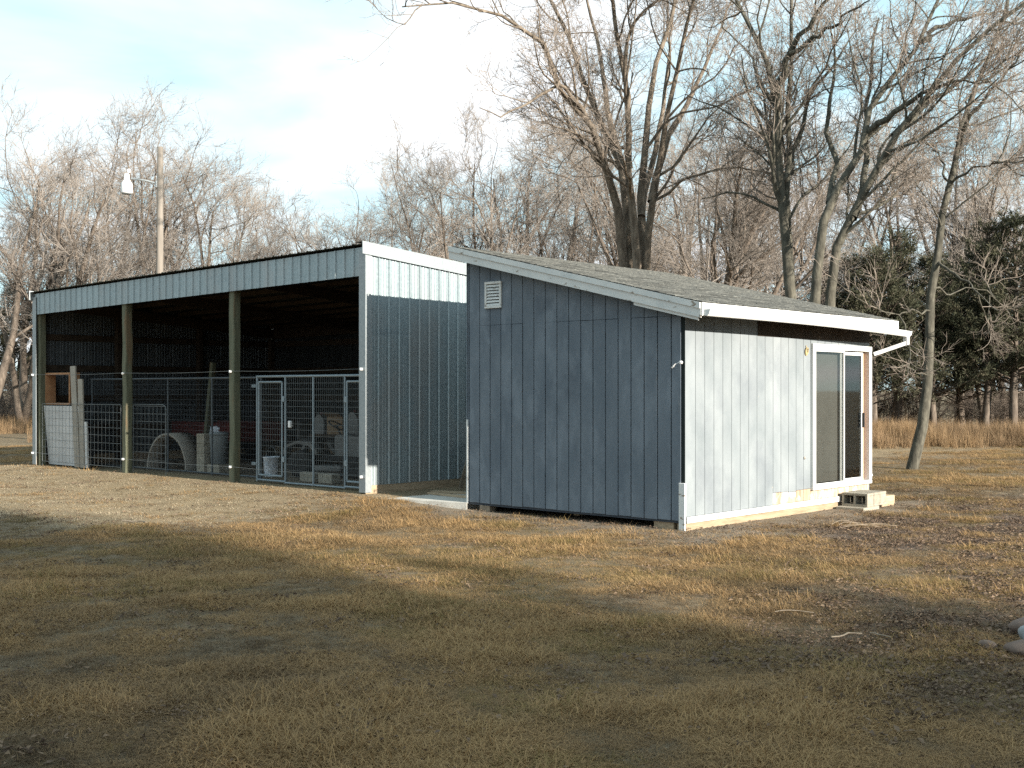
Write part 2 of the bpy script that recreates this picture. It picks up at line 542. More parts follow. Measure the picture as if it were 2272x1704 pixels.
def zones(x, y):
    x = np.asarray(x, float); y = np.asarray(y, float)
    sx, sy = shed_local(x, y)
    bx, by = barn_local(x, y)
    n = fbm(x, y, .9, 3) - .5
    n2 = fbm(x, y, 2.6, 7) - .5
    apron = ss(-5.6, -3.2, bx + .35 * by + n * 3.0) * ss(-2.6, 1.2, by + n * 2.5) * ss(-14, -11, -by)
    apron = np.maximum(apron, ss(-.5, .1, bx) * ss(-.3, .1, by) * ss(-BARN_L - .4, -BARN_L, -by) * ss(-7.5, -6.5, -bx))
    d_gable = np.maximum(np.maximum(-sx, sx - SHED_L), np.maximum(-sy, sy - SHED_W))
    bare = 1 - ss(.35, 1.3, d_gable + n2 * 1.1)
    path = (1 - ss(.3, 1.2, np.abs(bx + .9 + n * 1.2))) * ss(-3, 0, by) * .7
    dirt = np.clip(np.maximum(np.maximum(apron, bare), path), 0, 1)
    litter = ss(1.0, 4.5, x - .10 * (y - 9) + n * 5) * ss(5.5, 7.5, y) * (1 - ss(15, 21, y)) * ss(-.10, .10, n2 + .06)
    ins = ss(.1, 1.2, bx) * ss(.0, .3, by) * ss(-BARN_L - .3, -BARN_L, -by) * ss(-7.2, -6.6, -bx)
    apron = apron * (1 - ins); litter = np.maximum(litter * (1 - dirt), 0)
    return apron, dirt, np.clip(litter, 0, 1)


def gz(x, y):
    x = np.asarray(x, float); y = np.asarray(y, float)
    a = ss(4, 9, np.abs(y) + np.abs(x) * .3)
    near = (fbm(x, y, .35, 1) - .5) * .10 + (fbm(x, y, 1.7, 2) - .5) * .035
    sx, sy = shed_local(x, y)
    bx, by = barn_local(x, y)
    ds = np.maximum(np.maximum(-sx, sx - SHED_L), np.maximum(-sy, sy - SHED_W))
    db = np.maximum(np.maximum(-bx, bx - BARN_D), np.maximum(-by - 3, by - BARN_L))
    k = ss(-.1, 1.4, np.minimum(ds, db))
    dp = np.maximum(np.maximum(-bx, bx - BARN_D), np.maximum(-by, by - BARN_L))
    return near * (.12 + .88 * k) + (BZ - .005) * (1 - ss(.1, 2.6, dp))


def axis(lo, hi, step, far_lo, far_hi):
    a = list(np.arange(lo, hi + step / 2, step))
    d = step; p = hi
    while p < far_hi:
        d *= 1.35; p += d; a.append(p)
    d = step; p = lo; b = []
    while p > far_lo:
        d *= 1.35; p -= d; b.append(p)
    return np.array(b[::-1] + a)


gx = axis(-16, 16, .16, -1400, 1400)
gy = axis(2, 34, .16, -200, 2200)
X, Y = np.meshgrid(gx, gy)
Zg = gz(X, Y)
V = np.stack([X.ravel(), Y.ravel(), Zg.ravel()], 1)
nx_, ny_ = len(gx), len(gy)
ii = (np.arange(ny_ - 1)[:, None] * nx_ + np.arange(nx_ - 1)[None, :]).ravel()
F = np.stack([ii, ii + 1, ii + nx_ + 1, ii + nx_], 1)
gm = mesh_np('ground', V, F, True)
ap, di, li = zones(X.ravel(), Y.ravel())
for nm, arr in (('apron', ap), ('dirt', di), ('litter', li)):
    at = gm.attributes.new(nm, 'FLOAT', 'POINT')
    at.data.foreach_set('value', arr.astype(np.float32))


def ground_mat():
    m = bpy.data.materials.new('dormant_lawn_and_dirt')
    m.use_nodes = True
    t = m.node_tree
    N, L = t.nodes, t.links
    b = N['Principled BSDF']
    b.inputs['Roughness'].default_value = .95
    b.inputs['Specular IOR Level'].default_value = .12
    tcn = N.new('ShaderNodeTexCoord')

    def noise(sc, det=5, rough=.6):
        n = N.new('ShaderNodeTexNoise')
        n.inputs['Scale'].default_value = sc
        n.inputs['Detail'].default_value = det
        n.inputs['Roughness'].default_value = rough
        L.new(tcn.outputs['Object'], n.inputs['Vector'])
        return n.outputs['Fac']

    def ramp(fac, cols):
        r = N.new('ShaderNodeValToRGB')
        e = r.color_ramp.elements
        while len(e) < len(cols):
            e.new(.5)
        for q, (p, c) in zip(e, cols):
            q.position = p
            q.color = (*c, 1)
        L.new(fac, r.inputs[0])
        return r.outputs[0]

    def mixc(f, a, c, blend='MIX'):
        k = N.new('ShaderNodeMix'); k.data_type = 'RGBA'; k.blend_type = blend
        if isinstance(f, float):
            k.inputs['Factor'].default_value = f
        else:
            L.new(f, k.inputs['Factor'])
        L.new(a, k.inputs['A']); L.new(c, k.inputs['B'])
        return k.outputs['Result']

    def attr(nm):
        a = N.new('ShaderNodeAttribute'); a.attribute_name = nm
        return a.outputs['Fac']
    lawn = ramp(noise(1.6, 9, .75), [(.34, (.05, .036, .023)), (.5, (.135, .098, .058)), (.66, (.245, .18, .105))])
    lawn = mixc(.45, lawn, ramp(noise(210, 3), [(.34, (.03, .026, .02)), (.5, (.15, .12, .08)), (.64, (.40, .33, .22))]))
    lawn = mixc(.35, lawn, ramp(noise(55, 4), [(.3, (.07, .056, .04)), (.7, (.29, .235, .16))]))
    dirt = ramp(noise(2.2, 8, .7), [(.3, (.135, .105, .078)), (.7, (.23, .185, .14))])
    dirt = mixc(.45, dirt, ramp(noise(38, 6, .75), [(.32, (.08, .062, .048)), (.5, (.20, .165, .125)), (.70, (.38, .32, .24))]))
    apr = ramp(noise(1.4, 8, .65), [(.3, (.20, .15, .092)), (.7, (.31, .24, .15))])
    apr = mixc(.45, apr, ramp(noise(60, 6, .8), [(.32, (.12, .09, .056)), (.52, (.26, .20, .125)), (.68, (.44, .355, .23))]))
    lit = ramp(noise(95, 5, .8), [(.3, (.075, .055, .045)), (.5, (.14, .105, .085)), (.7, (.24, .19, .15))])
    c = mixc(attr('litter'), lawn, lit)
    c = mixc(attr('dirt'), c, dirt)
    c = mixc(attr('apron'), c, apr)
    L.new(c, b.inputs['Base Color'])
    bn = N.new('ShaderNodeBump')
    bn.inputs['Strength'].default_value = .8
    bn.inputs['Distance'].default_value = .03
    L.new(noise(70, 8, .8), bn.inputs['Height'])
    L.new(bn.outputs[0], b.inputs['Normal'])
    return m


tag(link('ground', gm, ground_mat()), kind='structure')

# concrete slab in the gap between the two buildings
slab = MB()
pts = [(-.30, .06), (6.0, .06), (6.0, -1.90), (.25, -1.90), (.10, -2.02), (.02, -1.6)]
slab.prism([(BR[0] + p[0] * bv[0] + p[1] * bu[0], BR[1] + p[0] * bv[1] + p[1] * bu[1], -.05) for p in pts], (0, 0, .158))
tag(slab.build('concrete_slab', M['concrete']), kind='structure')

# ------------------------------------------------------------------ blue-grey shed
SX = math.cos(SHED_RZ), math.sin(SHED_RZ)
shed = empty('shed', (SB[0], SB[1], 0), SHED_RZ)
tag(shed, 'blue-grey plank-sided shed with sloping shingle roof and sliding glass door', 'shed')
PITCH = .2032
RS = .238                                  # roof slope
zr = lambda y: 2.82 + RS * y               # roof surface height over local y
wt = lambda y: zr(y) - .125                # wall top
ZB = .115                                  # bottom of the siding
JZ = 2.60                                  # height of the panel joint on the gable wall
DS0, DS1, DZ0, DZ1 = 3.06, 4.85, .30, 2.345   # sliding door opening incl. trim

# structural walls behind the siding
wall = MB()
wall.prism([(.022, .012, ZB - .03), (.022, SHED_W - .012, ZB - .03), (.022, SHED_W - .012, wt(SHED_W)), (.022, .012, wt(0))], (.07, 0, 0))
wall.build('wall', M['groove'], shed)
wall = MB()
wall.box(.095, DS0 + .06, .022, .09, ZB - .03, wt(0))
wall.box(DS0 + .06, SHED_L - .06, .022, .09, DZ1 - .06, wt(0))
wall.box(DS0 + .06, SHED_L - .06, .022, .09, ZB - .03, DZ0 + .04)
wall.box(SHED_L - .06, SHED_L - .01, .022, .09, ZB - .03, wt(0))
wall.build('wall', M['groove'], shed)
wall = MB()
wall.prism([(SHED_L, 0.0, ZB), (SHED_L, SHED_W, ZB), (SHED_L, SHED_W, wt(SHED_W)), (SHED_L, 0.0, wt(0))], (-.008, 0, 0))
wall.build('wall', M['paint_blue'], shed)
wall = MB()
wall.box(.0, SHED_L - .008, SHED_W - .01, SHED_W, ZB, wt(SHED_W))
wall.build('wall', M['paint_blue'], shed)
fl = MB(); fl.box(.1, SHED_L - .1, .1, SHED_W - .1, ZB - .02, ZB + .05)
fl.build('floor', M['interior'], shed)
# gable planks, lower and upper row
plank_me = MB().cbox(-.0, .018, -(PITCH / 2 - .006), PITCH / 2 - .006, ZB, JZ - .0008, .003).mesh('plank')
yk = .055
edges = [(.055, PITCH)]
k = 1
while (k + 1) * PITCH < SHED_W - .02:
    edges.append((k * PITCH, (k + 1) * PITCH)); k += 1
edges.append((k * PITCH, SHED_W - .015))
rnd = random.Random(3)
for (a, b) in edges:
    zb = ZB + rnd.uniform(-.006, .008)
    if abs(b - a - PITCH) < 1e-6:
        link('plank', plank_me, M['paint_blue'], shed, (rnd.uniform(-.0015, .0015), (a + b) / 2, rnd.uniform(-.006, .003)))
    else:
        MB().cbox(0, .018, a + .006, b - .006, zb, min(JZ, wt(a)) - .004, .004).build('plank', M['paint_blue'], shed)
    if wt(b) > JZ + .05:
        za_ = JZ + .0008
        p = [(.001, a + .006, za_), (.001, b - .006, za_), (.001, b - .006, wt(b) - .01), (.001, a + .006, max(wt(a) - .01, za_ + .002))]
        MB().prism(p, (.017, 0, 0)).build('plank', M['paint_blue'], shed)
# bare dark corner strip and short white corner board
MB().box(.003, .022, .002, .046, .55, wt(0)).build('corner_strip', M['tarpaper'], shed)
MB().cbox(-.024, .004, -.012, .078, -.02, .575, .004).build('corner_board', M['white_paint'], shed)
MB().cbox(-.012, .006, SHED_W - .022, SHED_W + .010, ZB - .02, 1.28, .003).build('corner_board', M['white_paint'], shed)  # white stands in for the sunlit sliver low on this corner
MB().cbox(-.010, .012, SHED_W - .012, SHED_W + .006, 1.283, wt(SHED_W) - .03, .003).build('corner_board', M['paint_blue'], shed)
# door-wall planks
oe = .10 * PITCH
xs = [0.0]
k = 1
while 0.1 * PITCH + k * PITCH < SHED_L - .02:
    xs.append(.1 * PITCH + k * PITCH); k += 1
xs.append(SHED_L - .005)
for a, b in zip(xs[:-1], xs[1:]):
    if b - a < .03:
        continue
    a_, b_ = a + .0035, b - .0035
    bare = a > 1.90
    z0 = (.315 + rnd.uniform(-.008, .012)) if bare else .165
    if a < DS0 - .05:                     # left of the door
        b_ = min(b_, DS0 - .002)
        MB().cbox(a_, b_, 0, .018, z0, wt(0) - .002, .003).build('plank', M['paint_side'], shed)
    else:
        MB().cbox(a_, b_, 0, .018, DZ1 + .004, wt(0) - .002, .003).build('plank', M['paint_side'], shed)
    if bare:                              # stub row of bare boards under the paint line
        zt_ = z0 - .004 if a < DS0 - .05 else DZ0 - .006
        MB().cbox(a_, b - .0035, .004, .018, .165, zt_, .003).build('plank', M['bare_wood'], shed)
MB().cbox(.02, 3.9, -.020, -.001, .088, .163, .004).build('skirt_board', M['white_paint'], shed)
MB().cbox(.03, 3.95, .0, .14, -.03, .086, .012).build('skid_timber', M['timber'], shed)
for y0 in (.35, 1.9, 3.45):
    MB().cbox(.3, SHED_L - .1, y0, y0 + .10, .02, .094, .01).build('skid_timber', M['timber'], shed)

MB().cbox(1.66, SHED_L - .004, -.008, -.001, wt(0) - .29, wt(0) - .003, .002).build('frieze_board', M['frieze'], shed)  # dark bare boards, drawn down to the eave's shadow line to deepen it

# roof: deck, shingles, fascias
RX0, RX1, RY0, RY1 = -.22, SHED_L + .15, -.37, SHED_W + .14
deck = MB()
deck.prism([(RX0 + .02, RY0 + .02, zr(RY0) - .035), (RX0 + .02, RY1 - .02, zr(RY1) - .035), (RX0 + .02, RY1 - .02, zr(RY1) - .012), (RX0 + .02, RY0 + .02, zr(RY0) - .012)], (RX1 - RX0 - .04, 0, 0))
roof = deck.build('roof', M['roof_deck'], shed)
for i in range(9):                        # rafters seen under the eave
    x = .05 + i * .595
    MB().prism([(x, RY0 + .03, zr(RY0) - .125), (x, RY1 - .03, zr(RY1) - .125), (x, RY1 - .03, zr(RY1) - .037), (x, RY0 + .03, zr(RY0) - .037)], (.038, 0, 0)).build('rafter', M['white_paint'], roof)
slope = math.atan(RS)
EXPO = .125
TABW = .305
tab = MB().cbox(-TABW / 2 + .003, TABW / 2 - .003, 0, EXPO + .03, 0, .009, .002)
tab.v = [(x, y * math.cos(slope) - (z - y * .055) * math.sin(slope), y * math.sin(slope) + (z - y * .055) * math.cos(slope)) for x, y, z in tab.v]
tab_me = tab.mesh('shingle')
rows = int((RY1 - RY0) / (EXPO * math.cos(slope))) + 1
tabs = []
for r in range(rows):
    y = RY0 - .02 + r * EXPO * math.cos(slope)
    x = RX0 - .02 + TABW / 2 + (r % 2) * TABW * .5 - (TABW / 2 if r % 2 else 0)
    while x < RX1 + .02:
        if y + EXPO < RY1 + .02:
            tabs.append((x, y))
        x += TABW
tabs.sort(key=lambda q: q[0] + q[1])
far = MB()
for i, (x, y) in enumerate(tabs):
    p = (x + rnd.uniform(-.006, .006), y + rnd.uniform(-.005, .005), zr(y) + .002 + rnd.uniform(0, .003))
    if i < 290:
        link('shingle', tab_me, M['shingle'], roof, p)
    else:
        far.add([(a + p[0], b + p[1], c + p[2]) for a, b, c in tab.v], tab.f)
tag(far.build('shingles', M['shingle'], roof), kind='stuff')


def rake(x, th, d0, d1, y0, y1, name, m, ins=0.0):
    MB().prism([(x, y0, zr(y0) - d1), (x, y1, zr(y1) - d1), (x, y1, zr(y1) - d0), (x, y0, zr(y0) - d0)], (th, 0, 0)).build(name, m, shed)


rake(RX0 - .022, .020, .006, .078, RY0, RY1, 'rake_trim', M['white_paint'])
rake(RX0 - .002, .022, .080, .185, RY0, RY1, 'rake_board', M['white_paint'])
rake(RX0 + .021, .02, .186, .225, RY0 + .05, .62, 'rake_board', M['white_paint'])
rake(RX1 - .020, .022, .008, .17, RY0, RY1, 'rake_board', M['white_paint'])
MB().box(RX0 + .022, RX1 - .022, RY1 - .002, RY1 + .02, zr(RY1) - .17, zr(RY1) - .008).build('fascia', M['white_paint'], shed)
MB().cbox(RX0 + .001, RX1 - .001, RY0 - .022, RY0 - .001, zr(RY0) - .165, zr(RY0) - .008, .004).build('fascia', M['white_paint'], shed)
# soffit of the rake overhang
MB().prism([(RX0 + .022, .05, wt(.05) - .02), (RX0 + .022, RY1 - .05, wt(RY1 - .05) - .02), (-.004, RY1 - .05, wt(RY1 - .05) - .02), (-.004, .05, wt(.05) - .02)], (0, 0, .012)).build('soffit', M['white_paint'], shed)


# gutter: sagging trough with a bent spout at the far end
def gutter():
    n = 14
    prof = [(0, .07), (0, 0), (-.055, -.01), (-.085, .02), (-.095, .066), (-.105, .068), (-.100, .074), (-.088, .072), (-.078, .026), (-.052, .001), (-.006, .008), (-.006, .07)]
    V_, F_ = [], []
    for i in range(n):
        t = i / (n - 1)
        x = RX0 + .02 + t * (SHED_L + .36 - RX0 - .02)
        z = 2.575 - .075 * t ** 2.4
        y = RY0 - .024 - .035 * max(0, t - .8) * 5 * .5
        V_ += [(x, y + p, z + q) for p, q in prof]
    k_ = len(prof)
    for i in range(n - 1):
        F_ += [(i * k_ + j, i * k_ + (j + 1) % k_, (i + 1) * k_ + (j + 1) % k_, (i + 1) * k_ + j) for j in range(k_)]
    F_ += [tuple(range(6)), tuple((n - 1) * k_ + j for j in range(6))]
    g = MB().add(V_, F_).build('gutter', M['white_vinyl'], shed)
    xe = SHED_L + .29
    MB().cbox(xe - .04, xe + .03, RY0 - .115, RY0 - .04, 2.37, 2.508, .01).build('spout_drop', M['white_vinyl'], g)
    a = Vector((xe - .005, RY0 - .078, 2.40)); b = Vector((SHED_L + .02, -.06, 2.235))
    d = (b - a).normalized(); s = d.cross(Vector((0, 0, 1))).normalized(); u = s.cross(d)
    c = [a + s * p * .036 + u * q * .028 for p, q in ((-1, -1), (1, -1), (1, 1), (-1, 1))]
    MB().prism(c, b - a).build('downspout', M['white_vinyl'], g)


gutter()


# louvre vent high in the gable wall
def vent():
    y0, y1, z0, z1 = 3.02, 3.335, 2.83, 3.20
    b = MB()
    x0, x1 = -.030, .0
    b.cbox(x0, x1, y0, y1, z1 - .035, z1, .004); b.cbox(x0, x1, y0, y1, z0, z0 + .035, .004)
    b.cbox(x0 + .001, x1, y0, y0 + .035, z0 + .036, z1 - .036, .004); b.cbox(x0 + .001, x1, y1 - .035, y1, z0 + .036, z1 - .036, .004)
    v = b.build('vent', M['white_paint'], shed)
    MB().box(-.003, -.0005, y0 + .03, y1 - .03, z0 + .03, z1 - .03).build('vent_back', M['tarpaper'], v)
    h = (z1 - z0 - .07) / 7
    for i in range(7):
        z = z0 + .036 + i * h
        MB().prism([(-.026, y0 + .036, z), (-.008, y0 + .036, z + h * .62), (-.008, y0 + .036, z + h * .62 + .006), (-.026, y0 + .036, z + .006)], (0, y1 - y0 - .072, 0)).build('slat', M['white_paint'], v)


vent()


# sliding glass door
def door():
    d = MB()
    y0, y1 = -.045, .088
    T = .075
    d.cbox(DS0, DS1, y0, y1, DZ1 - T, DZ1, .006)
    d.cbox(DS0, DS1, y0, y1, DZ0, DZ0 + T * .7, .006)
    d.cbox(DS0 + .001, DS0 + T, y0 + .001, y1, DZ0 + T * .7 + .001, DZ1 - T - .001, .006)
    d.cbox(DS1 - T, DS1 - .001, y0 + .001, y1, DZ0 + T * .7 + .001, DZ1 - T - .001, .006)
    dr = d.build('sliding_door', M['white_vinyl'], shed)
    ix0, ix1 = DS0 + T + .003, DS1 - T - .003
    iz0, iz1 = DZ0 + T * .7 + .003, DZ1 - T - .003
    mid = (ix0 + ix1) / 2 + .06

    def sash(x0, x1, y0, y1, z0, z1, fw, name):
        s = MB()
        s.cbox(x0, x1, y0, y1, z1 - fw, z1, .004); s.cbox(x0, x1, y0, y1, z0, z0 + fw, .004)
        s.cbox(x0, x0 + fw, y0 + .001, y1 - .001, z0 + fw, z1 - fw, .004); s.cbox(x1 - fw, x1, y0 + .001, y1 - .001, z0 + fw, z1 - fw, .004)
        so = s.build(name, M['white_vinyl'], dr)
        MB().box(x0 + fw - .005, x1 - fw + .005, (y0 + y1) / 2 - .003, (y0 + y1) / 2 + .003, z0 + fw - .005, z1 - fw + .005).build('glass_pane', M['glass'], so)
        return so
    sash(ix0, mid, -.030, .002, iz0, iz1, .028, 'fixed_sash')
    so = sash(mid - .045, ix1 - .10, .012, .046, iz0, iz1 - .01, .05, 'sliding_sash')
    MB().cbox(ix1 - .098, ix1 - .002, .05, .062, iz0, iz1, .003).build('screen_track', M['red_wood'], dr)
    MB().cbox(ix1 - .138, ix1 - .112, -.022, .012, 1.14, 1.36, .006).build('handle', M['black'], so)
    MB().box(ix0 + .03, mid - .035, .066, .070, iz0 + .03, iz1 - .03).build('screen', M['curtain'], dr)


door()
# brass hanging loop on the wall left of the door, patch nails, porch cap
loop = MB()
cx_, cz_ = 2.925, 2.23
loop.tube([(cx_ + .034 * math.cos(a), -.016 - .01 * math.sin(a), cz_ + .05 * math.sin(a)) for a in np.linspace(0, 2 * math.pi, 15)], .010, 6)
loop.cbox(cx_ - .022, cx_ + .022, -.012, .002, cz_ - .035, cz_ + .035, .004)
loop.tube([(cx_, -.014, cz_ + .05), (cx_ - .01, -.012, cz_ + .085)], .006, 6)
loop.build('hanging_ring', M['brass'], shed)
MB().lathe([(.0, 0), (.018, 0), (.02, .012), (.0, .03)], 10, Matrix.Translation((2.88, .0, .76)) @ Matrix.Rotation(math.pi / 2, 4, 'X')).build('cable_cap', M['barrel'], shed)
# electric-fence insulators on the shed corner and door jamb, with a scrap of ribbon
for p in ((-.028, .030, 2.03), (SHED_L + .012, -.03, .42)):
    MB().lathe([(.012, 0), (.022, .006), (.014, .018), (.022, .03), (.012, .036)], 10, Matrix.Translation(p) @ Matrix.Rotation(-math.pi / 2, 4, 'Y')).build('insulator', M['insulator'], shed)
MB().tube([(-.05, .06, 2.03), (-.06, .10, 2.01), (-.065, .125, 1.985), (-.062, .15, 1.97)], [.004, .009, .010, .011], 5).build('ribbon', M['insulator'], shed)

# concrete block step before the door, each block a thing; pale paver under the front
BLK = MB()


def block_mesh():
    b = MB()
    Lx, Ly, Lz, t = .195, .395, .19, .034      # cores run along x (local)
    b.cbox(0, Lx, -Ly, 0, 0, t, .004); b.cbox(0, Lx, -Ly, 0, Lz - t, Lz, .004)
    for y in (0, -Ly / 2 + t / 2, -Ly + t):
        b.cbox(.001, Lx - .001, y - t, y, t, Lz - t, .004)
    return b.mesh('concrete_block')


bm_ = block_mesh()


def shed_world(x, y):
    return (SB[0] + x * e1[0] + y * e2[0], SB[1] + x * e1[1] + y * e2[1])


labs = ['hollow concrete block with two open cores at the front of the door step',
        'middle concrete block of the step below the sliding door', 'rear concrete block of the step, beside the shed corner']
for i in range(3):
    x, y = shed_world(3.86 + i * .2, -.06)
    o = link('concrete_block', bm_, M['block'], None, (x, y, .035 + i * .002), (0, 0, SHED_RZ + (-.01, .015, .0)[i]))
    tag(o, labs[i], 'concrete block', 'blocks of the door step')
x, y = shed_world(3.70, -.05)
pv = MB().cbox(0, .52, -.42, 0, -.03, .034, .006).build('paver', M['block'])
pv.location = (x, y, 0); pv.rotation_euler = (0, 0, SHED_RZ + .03)
tag(pv, 'thin pale paver lying under the front of the block step', 'paver')
x, y = shed_world(4.50, -.07)
pv = MB().cbox(0, .42, -.30, 0, -.03, .14, .01).build('timber_block', M['timber'])
pv.location = (x, y, 0); pv.rotation_euler = (0, 0, SHED_RZ)
tag(pv, 'dark timber block behind the door step at the shed corner', 'timber')
# supports under the gable wall
for (sx_, sy_, l_, m_, lab) in ((.02, 3.28, .20, 'stick', 'short pale wood support under the far gable corner of the shed'),
                                (.05, .20, .30, 'timber', 'dark timber support under the gable wall by the white corner board')):
    x, y = shed_world(sx_, sy_)
    o = MB().cbox(0, .14, 0, l_, -.03, ZB - .028, .006).build('timber_support', M[m_])
    o.location = (x, y, 0); o.rotation_euler = (0, 0, SHED_RZ)
    tag(o, lab, 'timber')

# ------------------------------------------------------------------ open-front pole barn
barn = empty('pole_barn', (BR[0], BR[1], BZ), BARN_RZ)
barn.scale = (BS, BS, BS)
tag(barn, 'open-front galvanised metal pole barn with green treated posts', 'barn')
zt = lambda x, y: 3.965 - .0155 * y - .074 * x


def rib_profile(wd):
    n = 4
    p = wd / n
    out_ = []
    for i in range(n):
        a = i * p
        out_ += [(a, 0), (a + .012, .019), (a + .032, .019), (a + .044, 0), (a + .098, 0), (a + .106, .004), (a + .118, .004), (a + .126, 0),
                 (a + .158, 0), (a + .166, .004), (a + .178, .004), (a + .186, 0)]
    out_.append((wd, 0))
    return out_


SW = .9144
PROF = rib_profile(SW)


def sheet(fn, name, m, parent):
    """fn(s, h, end) -> point; s along the sheet's width, h rib height, end 0/1 of its length"""
    V_ = []
    for e in (0, 1):
        V_ += [fn(s, h, e) for s, h in PROF]
    k_ = len(PROF)
    F_ = [(j, j + 1, k_ + j + 1, k_ + j) for j in range(k_ - 1)]
    return MB().add(V_, F_).build(name, m, parent)


NS = 12
for i in range(NS):                       # front header
    y0 = i * SW
    sheet(lambda s, h, e: (-.030 - h, y0 + s, (zt(0, y0 + s) - .02) if e else (zt(0, y0 + s) - .475)), 'siding_sheet', M['galv'], barn)
ND = 7
for i in range(ND):                       # near end wall, far end wall
    x0 = i * SW
    sheet(lambda s, h, e: (x0 + s, -.030 - h, (zt(x0 + s, 0) + .012) if e else .13), 'siding_sheet', M['galv'], barn)
    sheet(lambda s, h, e: (x0 + s, BARN_L + .030 + h, (zt(x0 + s, BARN_L) + .012) if e else .10), 'siding_sheet', M['galv_inner_shade'], barn)
for i in range(NS):                       # back wall
    y0 = i * SW
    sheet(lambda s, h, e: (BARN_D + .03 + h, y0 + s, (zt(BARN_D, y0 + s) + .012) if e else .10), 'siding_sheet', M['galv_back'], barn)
for i in range(NS):                       # roof
    y0 = i * SW
    sheet(lambda s, h, e: ((-.11, BARN_D + .15)[e], -.065 + (y0 + s) * (BARN_L + .13) / BARN_L, zt((-.11, BARN_D + .15)[e], y0 + s) + .012 + h), 'roof_sheet', M['galv_roof'], barn)
# trims
MB().prism([(-.13, -.075, zt(-.13, 0) - .145), (BARN_D + .1, -.075, zt(BARN_D + .1, 0) - .145), (BARN_D + .1, -.075, zt(BARN_D + .1, 0) + .055), (-.13, -.075, zt(-.13, 0) + .055)], (0, .012, 0)).add(
    [(-.13, -.070, zt(-.13, 0) + .048), (BARN_D + .1, -.070, zt(BARN_D + .1, 0) + .048), (BARN_D + .1, .12, zt(BARN_D + .1, 0) + .046), (-.13, .12, zt(-.13, 0) + .046)], [(0, 1, 2, 3)]).build('rake_trim', M['galv_trim'], barn)
MB().prism([(-.13, BARN_L + .055, zt(-.13, BARN_L) - .16), (BARN_D + .1, BARN_L + .055, zt(BARN_D + .1, BARN_L) - .16), (BARN_D + .1, BARN_L + .055, zt(BARN_D + .1, BARN_L) + .045), (-.13, BARN_L + .055, zt(-.13, BARN_L) + .045)], (0, .012, 0)).build('rake_trim', M['galv_trim'], barn)


def corner_trim(y, s, z0, z1):
    b = MB()
    b.prism([(-.054, y - s * .056, z0), (-.054, y + s * .100, z0), (-.042, y + s * .100, z0), (-.042, y - s * .044, z0), (.075, y - s * .044, z0), (.075, y - s * .056, z0)], (0, 0, z1 - z0))
    b.build('corner_trim', M['galv_trim'], barn)


corner_trim(0, 1, .02, zt(0, 0) - .09)
corner_trim(BARN_L, -1, .02, zt(0, BARN_L) - .09)
MB().cbox(-.02, BARN_D, -.028, .010, -.03, .19, .004).build('skirt_board', M['timber'], barn)
MB().cbox(.0, BARN_D, BARN_L - .01, BARN_L + .028, -.03, .19, .004).build('skirt_board', M['timber'], barn)
MB().cbox(BARN_D - .01, BARN_D + .028, .02, BARN_L - .02, -.03, .19, .004).build('skirt_board', M['timber'], barn)
# header beam, eave beam
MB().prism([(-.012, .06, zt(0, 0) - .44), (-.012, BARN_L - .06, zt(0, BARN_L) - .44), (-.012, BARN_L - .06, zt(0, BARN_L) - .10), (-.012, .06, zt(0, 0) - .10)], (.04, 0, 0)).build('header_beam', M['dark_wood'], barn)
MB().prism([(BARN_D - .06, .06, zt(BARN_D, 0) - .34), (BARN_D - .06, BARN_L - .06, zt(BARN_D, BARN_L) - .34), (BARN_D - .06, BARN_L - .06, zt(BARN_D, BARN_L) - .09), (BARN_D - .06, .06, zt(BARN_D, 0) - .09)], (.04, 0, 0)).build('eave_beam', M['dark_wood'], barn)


def barn_post(x, y, s, ztop, m, jag=0.0):
    """square post with slightly crooked edges"""
    V_, n = [], 9
    for i in range(n):
        t = i / (n - 1)
        z = -.04 + t * (ztop + .04)
        dx, dy = [rnd.uniform(-jag, jag) for _ in range(2)]
        h = s / 2 + rnd.uniform(-jag, jag) * .5
        c = .014
        V_ += [(x + dx + a * h + (0 if abs(a) < 1 else 0), y + dy + b * h, z) for a, b in ((-1, -1 + 2 * c / s), (-1 + 2 * c / s, -1), (1 - 2 * c / s, -1), (1, -1 + 2 * c / s), (1, 1 - 2 * c / s), (1 - 2 * c / s, 1), (-1 + 2 * c / s, 1), (-1, 1 - 2 * c / s))]
    k_ = 8
    F_ = [(i * k_ + j, i * k_ + (j + 1) % k_, (i + 1) * k_ + (j + 1) % k_, (i + 1) * k_ + j) for i in range(n - 1) for j in range(k_)]
    F_ += [tuple(range(k_ - 1, -1, -1)), tuple((n - 1) * k_ + j for j in range(k_))]
    return MB().add(V_, F_).build('post', m, barn)


def insul(post, x, y, z):
    o = MB().lathe([(.014, 0), (.026, .008), (.018, .022), (.027, .04), (.012, .05)], 10, Matrix.Translation((x, y, z)) @ Matrix.Rotation(-math.pi / 2, 4, 'Y')).build('insulator', M['insulator'], post)


